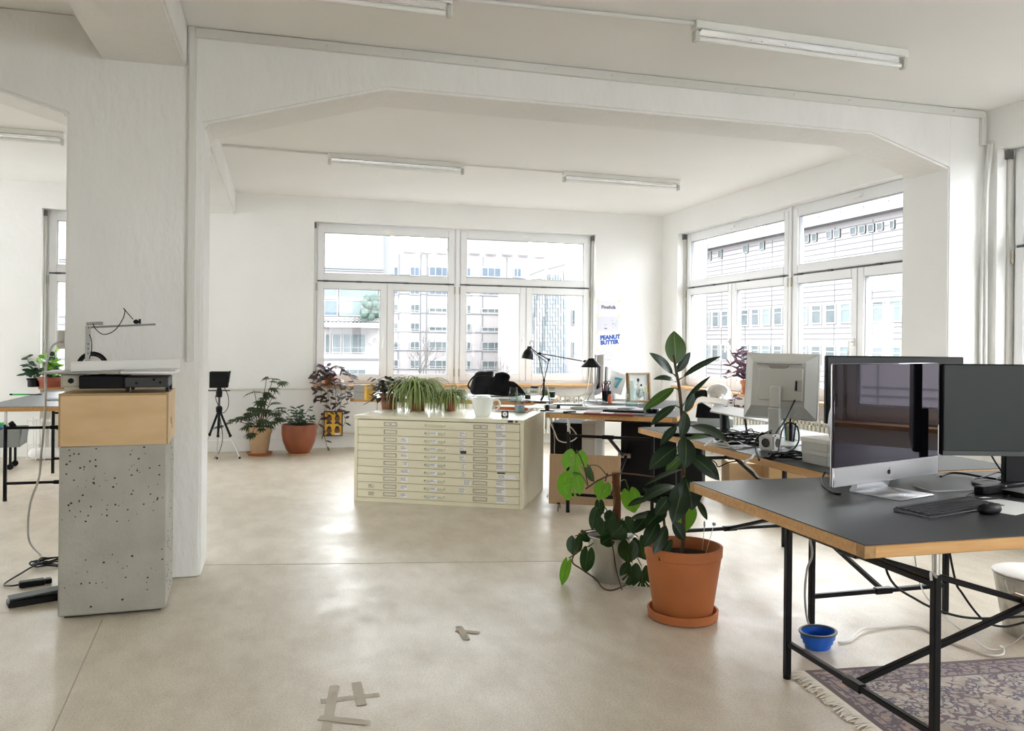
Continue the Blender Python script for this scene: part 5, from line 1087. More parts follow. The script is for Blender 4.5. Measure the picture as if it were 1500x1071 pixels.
p = on(955, 605, T2); t = thing('camera', 'small black camera lying at the right corner of the papered desk', 'camera', (p.x, p.y, T2+.002), R_(-50)); MB().mm((-.05, -.02, 0), (.05, .02, .03)).build('body', black_pl, t, bevel=.005); MB().lathe([(0, 0), (.018, 0), (.018, .02), (0, .02)], (0, -.02, .015), 16, Matrix.Rotation(R_(90), 4, 'X')).build('lens', black_mat, t)
cable('cable', 'white cable curling over the papered desk to the jointed lamp', [on(806, 598, T2+.006), on(820, 588, T2+.012), on(838, 583, T2+.03), on(862, 577, T2+.06), on(880, 579, T2+.01)], .004, cable_w)
# below it
cable('cable', 'bundle of white cables hanging below the left corner of the papered desk', [on(797, 604, .70)+Vector((.1, .2, 0)), dep(806, 618, 6.2), dep(812, 632, 6.25), dep(818, 645, 6.3), dep(832, 648, 6.35), dep(845, 640, 6.4), dep(838, 628, 6.4), dep(830, 622, 6.4)], .005, cable_w, sm=8)
cable('cable', 'thin grey cable falling to the floor beside the plan chest', [on(800, 604, .70)+Vector((.12, .25, 0)), dep(812, 640, 6.5), dep(812, 660, 6.5), dep(813, 690, 6.5), on(806, 712), on(788, 729)+Vector((.08, 0, .006))], .004, cable_g, sm=8)
p = rotz(q2) @ Vector((.13, 1.12, 0))+Vector((1.87, 5.725, 0)); t = thing('tower_computer', 'pale computer tower between the two black cabinets', 'computer', (p.x+.0, p.y, 0), q2); MB().mm((-.06, -.2, .012), (.06, .2, .60)).build('case', M('pale tower', (.62, .61, .57), .5), t, bevel=.006); MB().mm((-.05, -.206, .45), (.05, -.2005, .58)).build('drive_bay', M('pale bay', (.5, .5, .47), .5), t); MB().mm((-.055, -.19, 0), (.055, .19, .012)).build('foot', black_pl, t)
# ------------------------------------------------------------------ radiators
def radiator(label, loc, rz, L, h, z0, n, d=.10):
    t = thing('radiator', label, 'radiator', loc, rz, 'cast radiators under the windows')
    p = L/n
    for k in range(n):
        x = (k+.5)*p; MB().mm((x-p*.30, 0, z0+.03), (x+p*.30, .03, z0+h-.03)).mm((x-p*.30, d-.03, z0+.03), (x+p*.30, d, z0+h-.03)).mm((x-p*.42, 0, z0+h-.07), (x+p*.42, d, z0+h)).mm((x-p*.42, 0, z0), (x+p*.42, d, z0+.06)).build('rib', radiator_m, t, bevel=.008)
    MB().tube([(-.02, d/2, z0+.03), (L+.02, d/2, z0+.03)], .014, 8).tube([(-.02, d/2, z0+h-.035), (L+.02, d/2, z0+h-.035)], .014, 8).build('tie_pipe', radiator_m, t)
    for x in (.1, L-.1): MB().mm((x-.012, d/2-.012, 0), (x+.012, d/2+.012, z0)).build('foot', radiator_m, t)
    MB().tube([(-.02, d/2, z0+h-.035), (-.07, d/2, z0+h-.035), (-.07, d/2, z0+h-.035)], .012, 8).lathe([(0, -.03), (.02, -.03), (.022, .02), (.012, .03), (0, .03)], (-.07, d/2, z0+h-.03), 12).build('valve', steel, t)
    return t
radiator('ribbed pale radiator under the right window', (XR-.02, 8.52, 0), R_(-90), 2.55, .46, .12, 42)
radiator('ribbed pale radiator under the back window, seen between chest and desk', (2.55, YB+.0, 0), 0, 1.1, .46, .12, 18)
# ------------------------------------------------------------------ nearest desk: computer, keyboard, screens
T1 = .7401
t = thing('desktop_computer', 'all in one computer with a black glossy screen and silver chin on the nearest desk', 'computer', (2.055, 2.415, T1), R_(17))
w_ = .308
MB().mm((-w_, -.004, .112), (w_, .004, .457)).build('screen_glass', imac_glass, t, bevel=.002)
MB().mm((-w_, -.0045, .046), (w_, .0042, .1115)).build('chin', alu, t, bevel=.002)
MB().mm((-w_, .0042, .046), (w_, .012, .457)).build('edge_shell', alu, t, bevel=.003)
MB().ball((0, .036, .252), (.285, .027, .185), None, 32, 16).build('rear_shell', alu, t)
st = MB(); prof = [(.055, .20), (.068, .20), (.078, .08), (.085, .012), (.075, .0062), (-.105, .0062), (-.108, .002), (-.105, 0), (.088, 0), (.098, .006), (.094, .02), (.085, .09), (.072, .20)]
YZ = Matrix(((0, 0, 1, 0), (1, 0, 0, 0), (0, 1, 0, 0), (0, 0, 0, 1)))
MB().prism([(.028, .20), (.036, .20), (.070, .03), (.084, .008), (.080, .0), (-.108, .0), (-.112, .003), (-.108, .0062), (.062, .0062), (.055, .02)], -.098, .098, YZ).build('stand', alu, t, bevel=.0015)
# the emblem on the chin: a bitten fruit with a leaf
out = []
for k in range(40):
    q = 2*math.pi*k/40; r = .0092*(1+.06*math.cos(2*q)) ; x = math.sin(q)*r*.95; y = math.cos(q)*r
    if math.cos(q) > .75: y -= .0022*(1-abs(math.sin(q))/.66)
    if math.cos(q) < -.8: y += .0016*(1-abs(math.sin(q))/.6)
    d = math.hypot(x-.0112, y-.001)
    if d < .0046: 
        s_ = .0046/d; x = .0112+(x-.0112)*s_; y = .001+(y-.001)*s_
    out.append((x, y+.077))
lf = [(.0006, .0878), (.0012, .0905), (.0042, .0928), (.0040, .0900), (.0022, .0882)]
MB().prism(out, -.0056, -.0046, XZ).build('emblem', black_pl, t); MB().prism(lf, -.0056, -.0046, XZ).build('emblem_leaf', black_pl, t)
cable('cable', 'black cable looping from the left edge of the black and silver computer over the desk', [Vector((1.80, 2.36, T1+.06)), on(1212, 690, T1+.05), on(1205, 700, T1+.02), on(1208, 712, T1+.005), on(1222, 722, T1+.004), on(1232, 724, T1+.004)], .004, black_pl)
t = thing('keyboard', 'dark grey flat keyboard in front of the black and silver computer', 'keyboard', (2.062, 2.142, T1), R_(14.5))
MB().prism([(-.062, .0), (.062, .0), (.062, .010), (-.062, .004)], -.20, .20, YZ).build('case', M('keyboard grey', (.10, .10, .115), .4, .5), t, bevel=.0012)
m = MB()
for r in range(6):
    y = -.051+r*.0192; n = 19; zz = .0072+ (y+.062)/.124*.006
    for k in range(n):
        x = -.19+k*.0201
        if r == 0 and 3 < k < 9: continue
        m.mm((x, y, zz-.002), (x+.0172, y+.0165, zz+.0006))
    if r == 0: m.mm((-.1096, y, zz-.002), (-.0115, y+.0165, zz+.0006))
m.build('key', M('key black', (.014, .014, .018), .5), t, bevel=.0006, kind='stuff')
t = thing('mouse', 'black computer mouse right of the dark keyboard', 'mouse', on(1449, 752, T1), R_(20)); MB().ball((0, 0, .014), (.052, .030, .019), None, 24, 14).build('shell', black_pl, t); MB().lathe([(0, 0), (.006, 0), (.006, .004), (0, .004)], (-.02, 0, .030), 12).build('wheel', darkgrey, t)
c = dep(1499, 601, 2.96)
t = thing('monitor', 'wide monitor with a matt grey screen right of the black and silver computer', 'monitor', (c.x, c.y, T1), -YAW)
zc = c.z-T1; MB().mm((-.292, 0, zc-.167), (.292, .028, zc+.165)).build('housing', black_pl, t, bevel=.004); MB().mm((-.286, -.0015, zc-.148), (.286, -.0002, zc+.16)).build('screen', matte_screen, t); MB().mm((-.29, -.003, zc-.166), (.29, -.0003, zc-.150)).build('lower_bezel', darkgrey, t)
MB().mm((-.045, .03, .0), (.06, .06, zc-.02)).build('stand_neck', black_pl, t, bevel=.004); MB().mm((-.12, -.06, 0), (.14, .12, .012)).build('stand_foot', black_pl, t, bevel=.004)
a, b = Vector((2.352, 2.315, T1)), Vector((2.72, 2.39, T1)); d = b-a
t = thing('soundbar', 'long black speaker bar lying in front of the grey screened monitor', 'speaker', a, math.atan2(d.y, d.x)); MB().mm((0, -.018, 0), (.40, .022, .030)).build('case', black_pl, t, bevel=.005); MB().mm((.02, -.0195, .005), (.39, -.0183, .026)).build('grille', black_mat, t)
sheet('white sheet under the mouse cable on the right part of the nearest desk', 1463, 741, R_(20), .24, .20, T1+.0004)
p = on(1490, 727, T1); t = thing('hard_drive', 'small silver and black drive on the sheet at the right edge of the nearest desk', 'drive', (p.x+.03, p.y, T1+.003), R_(8)); MB().mm((-.06, -.04, 0), (.06, .04, .016)).build('case', black_pl, t, bevel=.003); MB().mm((-.058, -.038, .0162), (.058, .038, .018)).build('top_plate', alu, t)
cable('cable', 'thin white cable between the two screens of the nearest desk', [on(1338, 711, T1+.004), on(1362, 719, T1+.004), on(1395, 719, T1+.004), on(1428, 718, T1+.004), on(1452, 716, T1+.006), on(1474, 712, T1+.03)], .0028, cable_g)
cable('cable', 'thick black cable running behind the right end of the black and silver computer', [on(1378, 698, T1+.005), on(1392, 693, T1+.012), on(1412, 694, T1+.012), on(1440, 699, T1+.008), on(1474, 704, T1+.006)], .0045, black_pl)
cable('cable', 'looped thin black cables beside the monitor stand', [on(1476, 708, T1+.005), on(1455, 711, T1+.005), on(1430, 709, T1+.005), on(1424, 703, T1+.008), on(1440, 699, T1+.012), on(1462, 692, T1+.02), on(1470, 696, T1+.02), on(1460, 702, T1+.012), on(1476, 706, T1+.01)], .0028, black_pl)
cable('cable', 'black loop of cable in front of the soundbar', [on(1428, 722, T1+.005), on(1419, 724, T1+.005), on(1418, 728, T1+.005), on(1440, 731, T1+.005), on(1470, 729, T1+.008), on(1478, 726, T1+.02)], .0028, black_pl)
cable('cable', 'pair of black leads hanging from the grey screened monitor', [dep(1452, 667, 2.98), dep(1462, 683, 3.0), dep(1475, 700, 3.0), dep(1492, 708, 2.99)], .003, black_pl)
# ------------------------------------------------------------------ second desk
c = dep(1311, 572, 3.72)
t = thing('monitor', 'black monitor half hidden behind the black and silver computer', 'monitor', (c.x, c.y, T1), -YAW); zc = c.z-T1
MB().mm((-.312, 0, zc-.155), (.312, .03, zc+.155)).build('housing', black_pl, t, bevel=.004); MB().mm((-.306, -.0015, zc-.145), (.306, -.0002, zc+.148)).build('screen', M('black screen', (.006, .006, .007), .35), t); MB().mm((-.03, .032, 0), (.03, .055, zc)).build('stand_neck', black_pl, t); MB().mm((-.12, -.05, 0), (.12, .13, .012)).build('stand_foot', black_pl, t, bevel=.003)
# white monitor seen from behind
p = on(1140, 649, T1); WD = depth(p)
shell = M('pale monitor shell', (.66, .665, .64), .5)
t = thing('monitor', 'pale grey monitor seen from its back on a tall stand', 'monitor', p, R_(-52))
tl_ = Matrix.Translation((0, .02, .29)) @ Matrix.Rotation(R_(-7), 4, 'X')
def put(o): o.matrix_local = tl_; return o
put(MB().mm((-.195, .012, -.165), (.195, .035, .185)).build('front_bezel', shell, t, bevel=.004))
bm_ = MB(); vs = [bm_.bm.verts.new(v) for v in ((-.189, .0115, -.158), (.189, .0115, -.158), (.189, .0115, .178), (-.189, .0115, .178), (-.14, -.035, -.10), (.14, -.035, -.10), (.14, -.035, .135), (-.14, -.035, .135))]
for f in ((0, 1, 5, 4), (1, 2, 6, 5), (2, 3, 7, 6), (3, 0, 4, 7), (4, 5, 6, 7), (3, 2, 1, 0)): bm_.bm.faces.new([vs[i] for i in f])
put(bm_.build('back_shell', shell, t))
put(MB().mm((-.10, -.048, -.07), (.13, -.0355, .10)).build('electronics_cover', shell, t, bevel=.004))
put(MB().prism([(-.12, .125), (.12, .125), (.115, .120), (.055, .118), (.04, .098), (-.04, .098), (-.055, .118), (-.115, .120)], -.0495, -.0356, XZ).build('handle_slot', M('slot shadow grey', (.33, .33, .32), .6), t))
put(MB().mm((.09, -.0495, -.02), (.128, -.0482, .04)).build('port_recess', M('port grey', (.5, .5, .48), .5), t)); put(MB().mm((.095, -.051, -.015), (.104, -.0496, .035)).build('port', black_pl, t))
MB().bar((0, -.045, .30), (0, -.065, .19), .052, .03, (0, 1, 0)).build('stand_arm', shell, t, bevel=.004); MB().bar((0, -.065, .19), (0, -.055, .02), .058, .035, (0, 1, 0)).build('stand_column', shell, t, bevel=.004)
MB().lathe([(0, 0), (.125, 0), (.125, .006), (.05, .018), (0, .02)], (0, -.03, 0), 36).build('stand_base', shell, t)
a = p+Vector((.04, -.09, .24)); cable('cable', 'black power lead hanging from the pale monitor to the white power cube', [a, dep(1158, 600, WD-.12), dep(1150, 616, WD-.18), dep(1140, 630, WD-.25), on(1135, 640, T1+.07)], .0045, black_pl)
# power cube
pc = on(1130, 661, T1); t = thing('power_cube', 'white cube shaped socket block among the cables of the second desk', 'socket', (pc.x+.01, pc.y+.03, T1), R_(28))
MB().mm((-.04, -.04, 0), (.04, .04, .08)).build('body', white_pl, t, bevel=.009, seg=2)
for rot, q in ((Matrix.Rotation(R_(90), 4, 'X'), (0, -.0402, .04)), (Matrix.Rotation(R_(-90), 4, 'Y'), (-.0402, 0, .04)), (Matrix.Rotation(R_(90), 4, 'Y'), (.0402, 0, .04)), (Matrix(), (0, 0, .0802))):
    MB().lathe([(0, 0), (.020, 0), (.022, .001), (0, .001)], q, 20, rot).build('socket_well', M('socket well', (.05, .04, .04), .6), t)
cable('cable', 'black lead arching around the white power cube', [on(1112, 674, T1+.006), on(1106, 655, T1+.03), dep(1110, 640, 3.75), dep(1122, 634, 3.75), Vector((pc.x, pc.y, T1+.10)), Vector((pc.x+.01, pc.y+.03, T1+.084))], .0045, black_pl)
cable('cable', 'black loop of lead standing up behind the pen glass', [on(1140, 664, T1+.02), dep(1146, 630, 3.95), dep(1156, 619, 4.0), dep(1168, 626, 4.0), dep(1170, 645, 3.95), on(1162, 658, T1+.02), on(1148, 664, T1+.008)], .004, black_pl)
p = on(1158, 650, T1); t = thing('pen_glass', 'clear cup of coloured pens on a white saucer behind the power cube', 'pen cup', p); MB().lathe([(0, 0), (.075, 0), (.085, .006), (0, .006)], (.02, 0, 0), 28).build('saucer', white_pl, t); MB().lathe([(0, .007), (.034, .007), (.04, .095), (.037, .095), (.032, .010), (0, .010)], (0, 0, 0), 24).build('cup', glass, t)
rnd = random.Random(6)
for k in range(14):
    a = rnd.uniform(0, 6.28); r = rnd.uniform(.006, .022); m_ = (black_pl, M('pen red', (.62, .03, .03), .4), M('pen navy', (.03, .05, .30), .4), M('pen lime', (.55, .65, .15), .4), M('pen white', (.8, .8, .8), .4))[k % 5]
    MB().tube([(math.cos(a)*r, math.sin(a)*r, .012), (math.cos(a)*r*1.7, math.sin(a)*r*1.7, .10+rnd.uniform(-.01, .035))], .0042, 7).build('pen', m_, t)
# heaps of cable
def heap(label, px, py, rx, ry, n, r, mat, seed, z=T1, hz=.03):
    rnd = random.Random(seed); c = on(px, py, z); pts = []; ph = 0
    for k in range(n):
        ph += rnd.uniform(.45, .8); pts.append(c+Vector((math.cos(ph)*rx*rnd.uniform(.55, 1.1), math.sin(ph)*ry*rnd.uniform(.55, 1.1), r+rnd.uniform(0, hz))))
    return cable('cable_coil', label, pts, r, mat, 'cable', sm=5)
heap('flat coil of black cable on the second desk below the power cube', 1160, 672, .13, .06, 40, .0038, black_pl, 1)
heap('tangled black cables on the second desk left of the power cube', 1084, 650, .15, .13, 60, .0034, black_pl, 2, hz=.04)
heap('tangled dark grey cables behind the white power cube', 1098, 645, .12, .10, 34, .0032, darkgrey, 3, hz=.05)
heap('few loose white cable loops at the edge of the second desk', 1060, 656, .10, .10, 18, .0034, cable_w, 4, hz=.03)
cable('cable', 'white cable dropping over the edge of the second desk', [on(1105, 664, T1+.01), on(1100, 672, T1+.012), Vector((2.105, 3.42, .70)), dep(1104, 690, 3.75), dep(1112, 699, 3.8), dep(1130, 702, 3.85)], .005, cable_w)
cable('cable', 'thin black leads hanging under the far corner of the second desk', [Vector((2.12, 3.95, .69)), dep(1046, 676, 4.4), dep(1052, 684, 4.4), dep(1066, 678, 4.4), dep(1085, 674, 4.35), Vector((2.115, 3.6, .70))], .003, black_pl)
sheet('broad white sheet added as the glare on the far part of the second desk', 1095, 632, R_(-8), .55, .42, T1+.0004)  # white sheet added for the bright glare on the desk top
sheet('white board added as the glare along the right edge of the second desk', 1190, 642, R_(0), .30, .70, T1+.0004, white_paper, .003, 'glare_board', 'paper')  # pale board added to carry the glare along this edge
c1 = on(1209, 684, T1)
t = thing('storage_box', 'pale grey lidded box, lower of two, peeping out behind the black and silver computer', 'box', (c1.x+.09, c1.y+.06, T1), R_(4)); gb_ = M('grey board', (.48, .48, .46), .7)
MB().mm((-.09, -.06, .0), (.13, .10, .052)).build('body', gb_, t, bevel=.002); MB().mm((-.093, -.063, .040), (.133, .103, .0605)).build('lid', M('grey board lid', (.60, .60, .57), .7), t, bevel=.002)
t = thing('storage_box', 'pale grey lidded box, upper of two, peeping out behind the black and silver computer', 'box', (c1.x+.085, c1.y+.06, T1+.061), R_(6)); MB().mm((-.09, -.06, .0), (.13, .10, .045)).build('body', M('grey board light', (.56, .56, .53), .7), t, bevel=.002); MB().mm((-.093, -.063, .033), (.133, .103, .052)).build('lid', M('white board lid', (.72, .72, .69), .7), t, bevel=.002)
# chrome dome lamp
p = on(1062, 633, T1); HD = depth(p); t = thing('dome_lamp', 'desk lamp with a polished chrome dome and black post on the second desk', 'lamp', p)
def hl(px, py, dd=0): return dep(px, py, HD+dd)-p
MB().lathe([(0, 0), (.075, 0), (.078, .01), (.02, .02), (0, .02)], (0, 0, 0), 28).build('base', black_steel, t)
MB().tube([(0, 0, .02), hl(1060, 595)], .030, 14, 0, True, .024).build('post', M('bottle green black', (.010, .02, .018), .3), t)
c = hl(1052, 583); rot = Matrix.Rotation(R_(6), 4, 'Y')
MB().lathe([(.084, 0)]+[(.084*math.cos(q), .084*math.sin(q)) for q in [math.pi/2*k/12 for k in range(1, 12)]]+[(0, .084), (0, .081)]+[(.081*math.cos(q), .081*math.sin(q)) for q in [math.pi/2*k/12 for k in range(11, -1, -1)]]+[(.084, 0)], c, 40, rot).build('dome', chrome, t)
MB().tube([hl(1037, 577), hl(1028, 576), hl(1018, 580), hl(1012, 590)], .020, 12, 5).build('arm', black_steel, t)
for x in (1068, 1075): MB().tube([hl(x, 584), hl(x-4, 600)], .004, 7).build('strut', steel, t)
t = thing('drawing_board', 'tilted white panel held in front of the chrome dome lamp', 'board', hl(1090, 606, -.12)+p, R_(-36))
MB().box((0, 0, 0), (.36, .21, .008), Matrix.Rotation(R_(9), 4, 'Y') @ Matrix.Rotation(R_(8), 4, 'X')).build('panel', white_paper, t); MB().tube([(.0, .0, -.004), (.02, .02, -.135)], .006, 8).build('support', black_steel, t); MB().lathe([(0, -.137), (.05, -.137), (.05, -.130), (0, -.130)], (.02, .02, 0), 20).build('foot', black_steel, t)
MB().lathe([(0, 0), (.012, 0), (.012, .004), (0, .004)], (.14, -.04, -.03), 12).build('clip', black_pl, t)
p = on(1036, 622, T1); t = thing('scanner', 'black wedge shaped device with a grey side at the far end of the second desk', 'device', (p.x, p.y-.12, T1), R_(-30)); MB().mm((-.12, -.06, 0), (.10, .10, .055)).build('body', M('device grey', (.36, .38, .37), .5), t, bevel=.004); MB().prism([(-.13, .056), (.06, .056), (.04, .075), (-.09, .15), (-.12, .14)], -.055, .06, XZ).build('hood', black_pl, t, bevel=.004)
p = on(1015, 640, T1); t = thing('laptop', 'closed black laptop at the far left corner of the second desk', 'laptop', (p.x+.06, p.y+.10, T1), R_(-12)); MB().mm((-.15, -.10, 0), (.15, .10, .012)).build('base', black_pl, t, bevel=.003); MB().mm((-.15, -.10, .0125), (.15, .10, .019)).build('lid', darkgrey, t, bevel=.003)
# boxes on the floor behind
def carton(label, c, rz, w, d, h, mat):
    t = thing('carton', label, 'box', c, rz); MB().mm((-w/2, -d/2, 0), (w/2, d/2, h)).build('body', mat, t, bevel=.003); MB().mm((-w/2-.002, -.025, h+.0002), (w/2+.002, .025, h+.001)).build('tape', M('packing tape', (.45, .33, .18), .4), t); return t
tan = M('tan carton', (.58, .41, .24), .8); tan2 = M('brown carton', (.38, .24, .11), .8)
carton('tan carton on the floor behind the second desk', (3.62, 5.85, 0), R_(-20), .34, .34, .32, tan); carton('darker brown carton standing right of the tan carton', (3.70, 5.48, 0), R_(-20), .26, .24, .40, tan2)
for k, (x, y) in enumerate(((3.62, 4.98), (3.72, 4.62))):
    t = thing('crate', ('white crate with bottles on the floor under the window, farther one', 'white crate with bottles on the floor under the window, nearer one')[k], 'crate', (x, y, 0), R_(-8)); MB().mm((-.15, -.15, 0), (.15, .15, .02)).build('base', white_pl, t)
    for s in (-1, 1): MB().mm((s*.15-.005, -.15, .02), (s*.15+.005, .15, .26)).build('side_wall', white_pl, t); MB().mm((-.145, s*.145-.005, .02), (.145, s*.145+.005, .26)).build('end_wall', white_pl, t)
    for j in range(3): MB().lathe([(0, .021), (.036, .021), (.038, .20), (.014, .26), (.014, .32), (0, .32)], (-.09+j*.09, 0, 0), 16).build('bottle', M('bottle grey', (.35, .36, .33), .2), t)
# plum coloured plant on the right sill
c = Vector((4.66, 7.50, ZS)); t = thing('plum_plant', 'tall plum coloured leafy plant in a terracotta pot on the right sill', 'plant', c); PD = depth(c)
pot(t, .062, .085, .13, terracotta, .04, (0, 0, .016)); MB().lathe([(0, 0), (.08, 0), (.095, .022), (.088, .023), (.075, .012), (0, .012)], (0, 0, 0), 28).build('saucer', terracotta, t)
def pv(px, py, dd=0): return dep(px, py, PD+dd)-c
random.seed(4); rnd = random.Random(41)
for tip, n in (((1078, 512), 15), ((1072, 520), 13), ((1086, 514), 14), ((1093, 527), 12), ((1066, 535), 11), ((1099, 540), 9), ((1062, 555), 8), ((1104, 560), 7), ((1058, 548), 7)):
    tp = pv(*tip, rnd.uniform(-.1, .1)); b0 = Vector((rnd.uniform(-.03, .03), rnd.uniform(-.03, .03), .13)); P = smooth_path([b0, b0*.5+tp*.5+Vector((0, 0, .05)), tp], 8); MB().tube(P, .003, 5).build('stem', plum_leaf, t)
    for k in range(n):
        b = P[int((k+2)/(n+2)*(len(P)-1))]; a = rnd.uniform(0, 6.28); dv = Vector((math.cos(a), math.sin(a), rnd.uniform(.0, .9))).normalized(); leaf(t, plum_leaf, b, b+dv*rnd.uniform(.08, .13), rnd.uniform(.026, .036), (dv.x*.2-.3, dv.y*.2-.6, .8), .01, .15, .85, 5)
for path in ([(1080, 578), (1076, 592), (1082, 600)], [(1104, 578), (1096, 592), (1092, 602)], [(1108, 572), (1114, 582), (1118, 590)]):
    P = smooth_path([Vector((0, 0, .14)), pv(*path[0], -.12), pv(*path[1], -.16), pv(*path[2], -.16)], 6); MB().tube(P, .0028, 5).build('stem', plum_leaf, t)
    for k in range(8): b = P[int((k+5)/13*(len(P)-1))]; a = rnd.uniform(0, 6.28); dv = Vector((math.cos(a), math.sin(a), rnd.uniform(-.9, .2))).normalized(); leaf(t, plum_leaf, b, b+dv*rnd.uniform(.06, .10), .03, (-.5, -.6, .6), .008, .12, .85, 5)
c = Vector((4.64, 7.22, ZS)); t = thing('potted_plant', 'small terracotta pot of trailing leaves beside the plum coloured plant', 'plant', c); pot(t, .05, .066, .10, terracotta, .03)
for k in range(36):
    a = rnd.uniform(0, 6.28); r = rnd.uniform(.03, .12); b = Vector((math.cos(a)*r, math.sin(a)*r, max(.02, .14-r*.6+rnd.uniform(-.03, .03)))); dv = Vector((math.cos(a), math.sin(a), rnd.uniform(-.6, .5))).normalized(); leaf(t, purple_green, b, b+dv*.07, .03, (-.4, -.6, .8), .008, .12, .85, 5)
# ------------------------------------------------------------------ under the nearest desk
def rug_material():
    mt = bpy.data.materials.new('worn patterned rug'); mt.use_nodes = True; t = mt.node_tree; b = t.nodes['Principled BSDF']; b.inputs['Roughness'].default_value = .95; b.inputs['Specular IOR Level'].default_value = .1
    tc = _n(t, 'ShaderNodeTexCoord'); vec = tc.outputs['Object']
    def mathn(op, a, b_=None):
        n = _n(t, 'ShaderNodeMath', operation=op)
        for i, q in enumerate((a, b_)):
            if q is None: continue
            if hasattr(q, 'links'): t.links.new(q, n.inputs[i])
            else: n.inputs[i].default_value = q
        return n.outputs[0]
    def noise(sc, det=4, st=None):
        z = _n(t, 'ShaderNodeTexNoise'); z.inputs['Scale'].default_value = sc; z.inputs['Detail'].default_value = det
        if st: mp = _n(t, 'ShaderNodeMapping'); mp.inputs['Scale'].default_value = st; t.links.new(vec, mp.inputs[0]); t.links.new(mp.outputs[0], z.inputs[0])
        else: t.links.new(vec, z.inputs[0])
        return z
    def mix(f, a, c):
        n = _n(t, 'ShaderNodeMix', data_type='RGBA')
        t.links.new(f, n.inputs[0])
        for i, q in ((6, a), (7, c)):
            if hasattr(q, 'links'): t.links.new(q, n.inputs[i])
            else: n.inputs[i].default_value = (*q, 1)
        return n.outputs[2]
    def ramp(x, lo, hi):
        r = _n(t, 'ShaderNodeMapRange'); r.inputs[1].default_value = lo; r.inputs[2].default_value = hi; t.links.new(x, r.inputs[0]); return r.outputs[0]
    wz = noise(5, 3); wm = _n(t, 'ShaderNodeVectorMath', operation='MULTIPLY_ADD'); wm.inputs[1].default_value = (.16, .16, 0); t.links.new(wz.outputs['Color'], wm.inputs[0]); t.links.new(vec, wm.inputs[2])
    def lines(sc, wd):
        v = noise(sc, 2.5); return mathn('LESS_THAN', mathn('ABSOLUTE', mathn('SUBTRACT', v.outputs['Fac'], .5)), wd)
    field = mix(ramp(noise(9, 3).outputs['Fac'], .42, .6), (.46, .41, .37), (.60, .56, .51))
    field = mix(ramp(noise(14, 2).outputs['Fac'], .62, .70), field, (.52, .39, .33))
    field = mix(mathn('MULTIPLY', lines(7, .020), ramp(noise(6, 2).outputs['Fac'], .44, .52)), field, (.22, .165, .185))
    field = mix(mathn('MULTIPLY', lines(19, .030), ramp(noise(8, 2).outputs['Fac'], .46, .54)), field, (.17, .16, .22))
    field = mix(mathn('MULTIPLY', lines(42, .05), ramp(noise(7, 1).outputs['Fac'], .52, .58)), field, (.15, .14, .19))
    sp = _n(t, 'ShaderNodeSeparateXYZ'); t.links.new(vec, sp.inputs[0])
    edge = mathn('MINIMUM', sp.outputs[0], mathn('MULTIPLY', sp.outputs[1], -1))
    bord = mathn('LESS_THAN', edge, .13)
    bc = mix(mathn('MULTIPLY', lines(22, .05), 1.0), (.36, .31, .30), (.16, .13, .17))
    bc = mix(ramp(noise(18, 2).outputs['Fac'], .58, .66), bc, (.50, .36, .29))
    out = mix(bord, field, bc)
    for lo, hi, c in ((0, .022, (.17, .14, .15)), (.045, .052, (.16, .14, .18)), (.122, .134, (.17, .15, .19))):
        out = mix(mathn('MULTIPLY', mathn('GREATER_THAN', edge, lo), mathn('LESS_THAN', edge, hi)), out, c)
    wv = noise(260, 1, (1, .4, 1)); m3 = _n(t, 'ShaderNodeMix', data_type='RGBA', blend_type='MULTIPLY'); m3.inputs[0].default_value = .25; t.links.new(out, m3.inputs[6]); t.links.new(wv.outputs['Color'], m3.inputs[7])
    out2 = _n(t, 'ShaderNodeBrightContrast'); out2.inputs[1].default_value = .05; t.links.new(m3.outputs[2], out2.inputs[0])
    t.links.new(out2.outputs[0], b.inputs['Base Color']); bp = _n(t, 'ShaderNodeBump'); bp.inputs['Strength'].default_value = .4; bp.inputs['Distance'].default_value = .004; t.links.new(wv.outputs['Fac'], bp.inputs['Height']); t.links.new(bp.outputs[0], b.inputs['Normal'])
    return mt
t = thing('rug', 'worn oriental rug with a pale fringe under the nearest desk', 'rug', (1.945, 2.725, 0), R_(-6))
MB().mm((0, -2.2, .0), (1.7, 0, .007)).build('pile', rug_material(), t)
m = MB(); rnd = random.Random(17)
for k in range(430):
    y = -.003-k*.0051; L = rnd.uniform(.05, .08); m.tube([(.002, y, .005), (-L*.5, y+rnd.uniform(-.006, .004), .007), (-L, y+rnd.uniform(-.02, .006), .003)], .0022, 4)
m.build('fringe', M('cream fringe', (.80, .76, .68), .9), t, kind='stuff')
p = on(1198, 948); t = thing('travel_bowl', 'bright blue folding silicone bowl on the floor under the nearest desk', 'bowl', p, R_(20))
o = MB().lathe([(0, 0), (.046, 0), (.048, .004), (.050, .020), (.056, .022), (.057, .040), (.064, .042), (.066, .066), (.061, .066), (.059, .044), (.052, .042), (.050, .024), (.045, .008), (0, .006)], (0, 0, 0), 40).build('bowl', blue_sil, t); o.scale = (1.22, 1.0, .95)
o = MB().lathe([(.062, .0665), (.071, .066), (.072, .071), (.070, .074), (.062, .0735), (.062, .0665)], (0, 0, 0), 40).build('rim', M('grey rim', (.045, .05, .055), .4), t); o.scale = (1.22, 1.0, .95)
p = on(1512, 932)
t = thing('metal_bucket', 'galvanised bucket with a white lid on the floor at the right edge', 'bucket', p+Vector((.02, .02, 0)))
MB().lathe([(0, 0), (.105, 0), (.108, .004), (.118, .06), (.119, .066), (.150, .255), (.153, .258), (.151, .262), (.146, .26), (.112, .05), (0, .012)], (0, 0, 0), 44).build('body', M('marbled zinc', (.74, .74, .68), .4, .5, noise=.5, nscale=16), t)
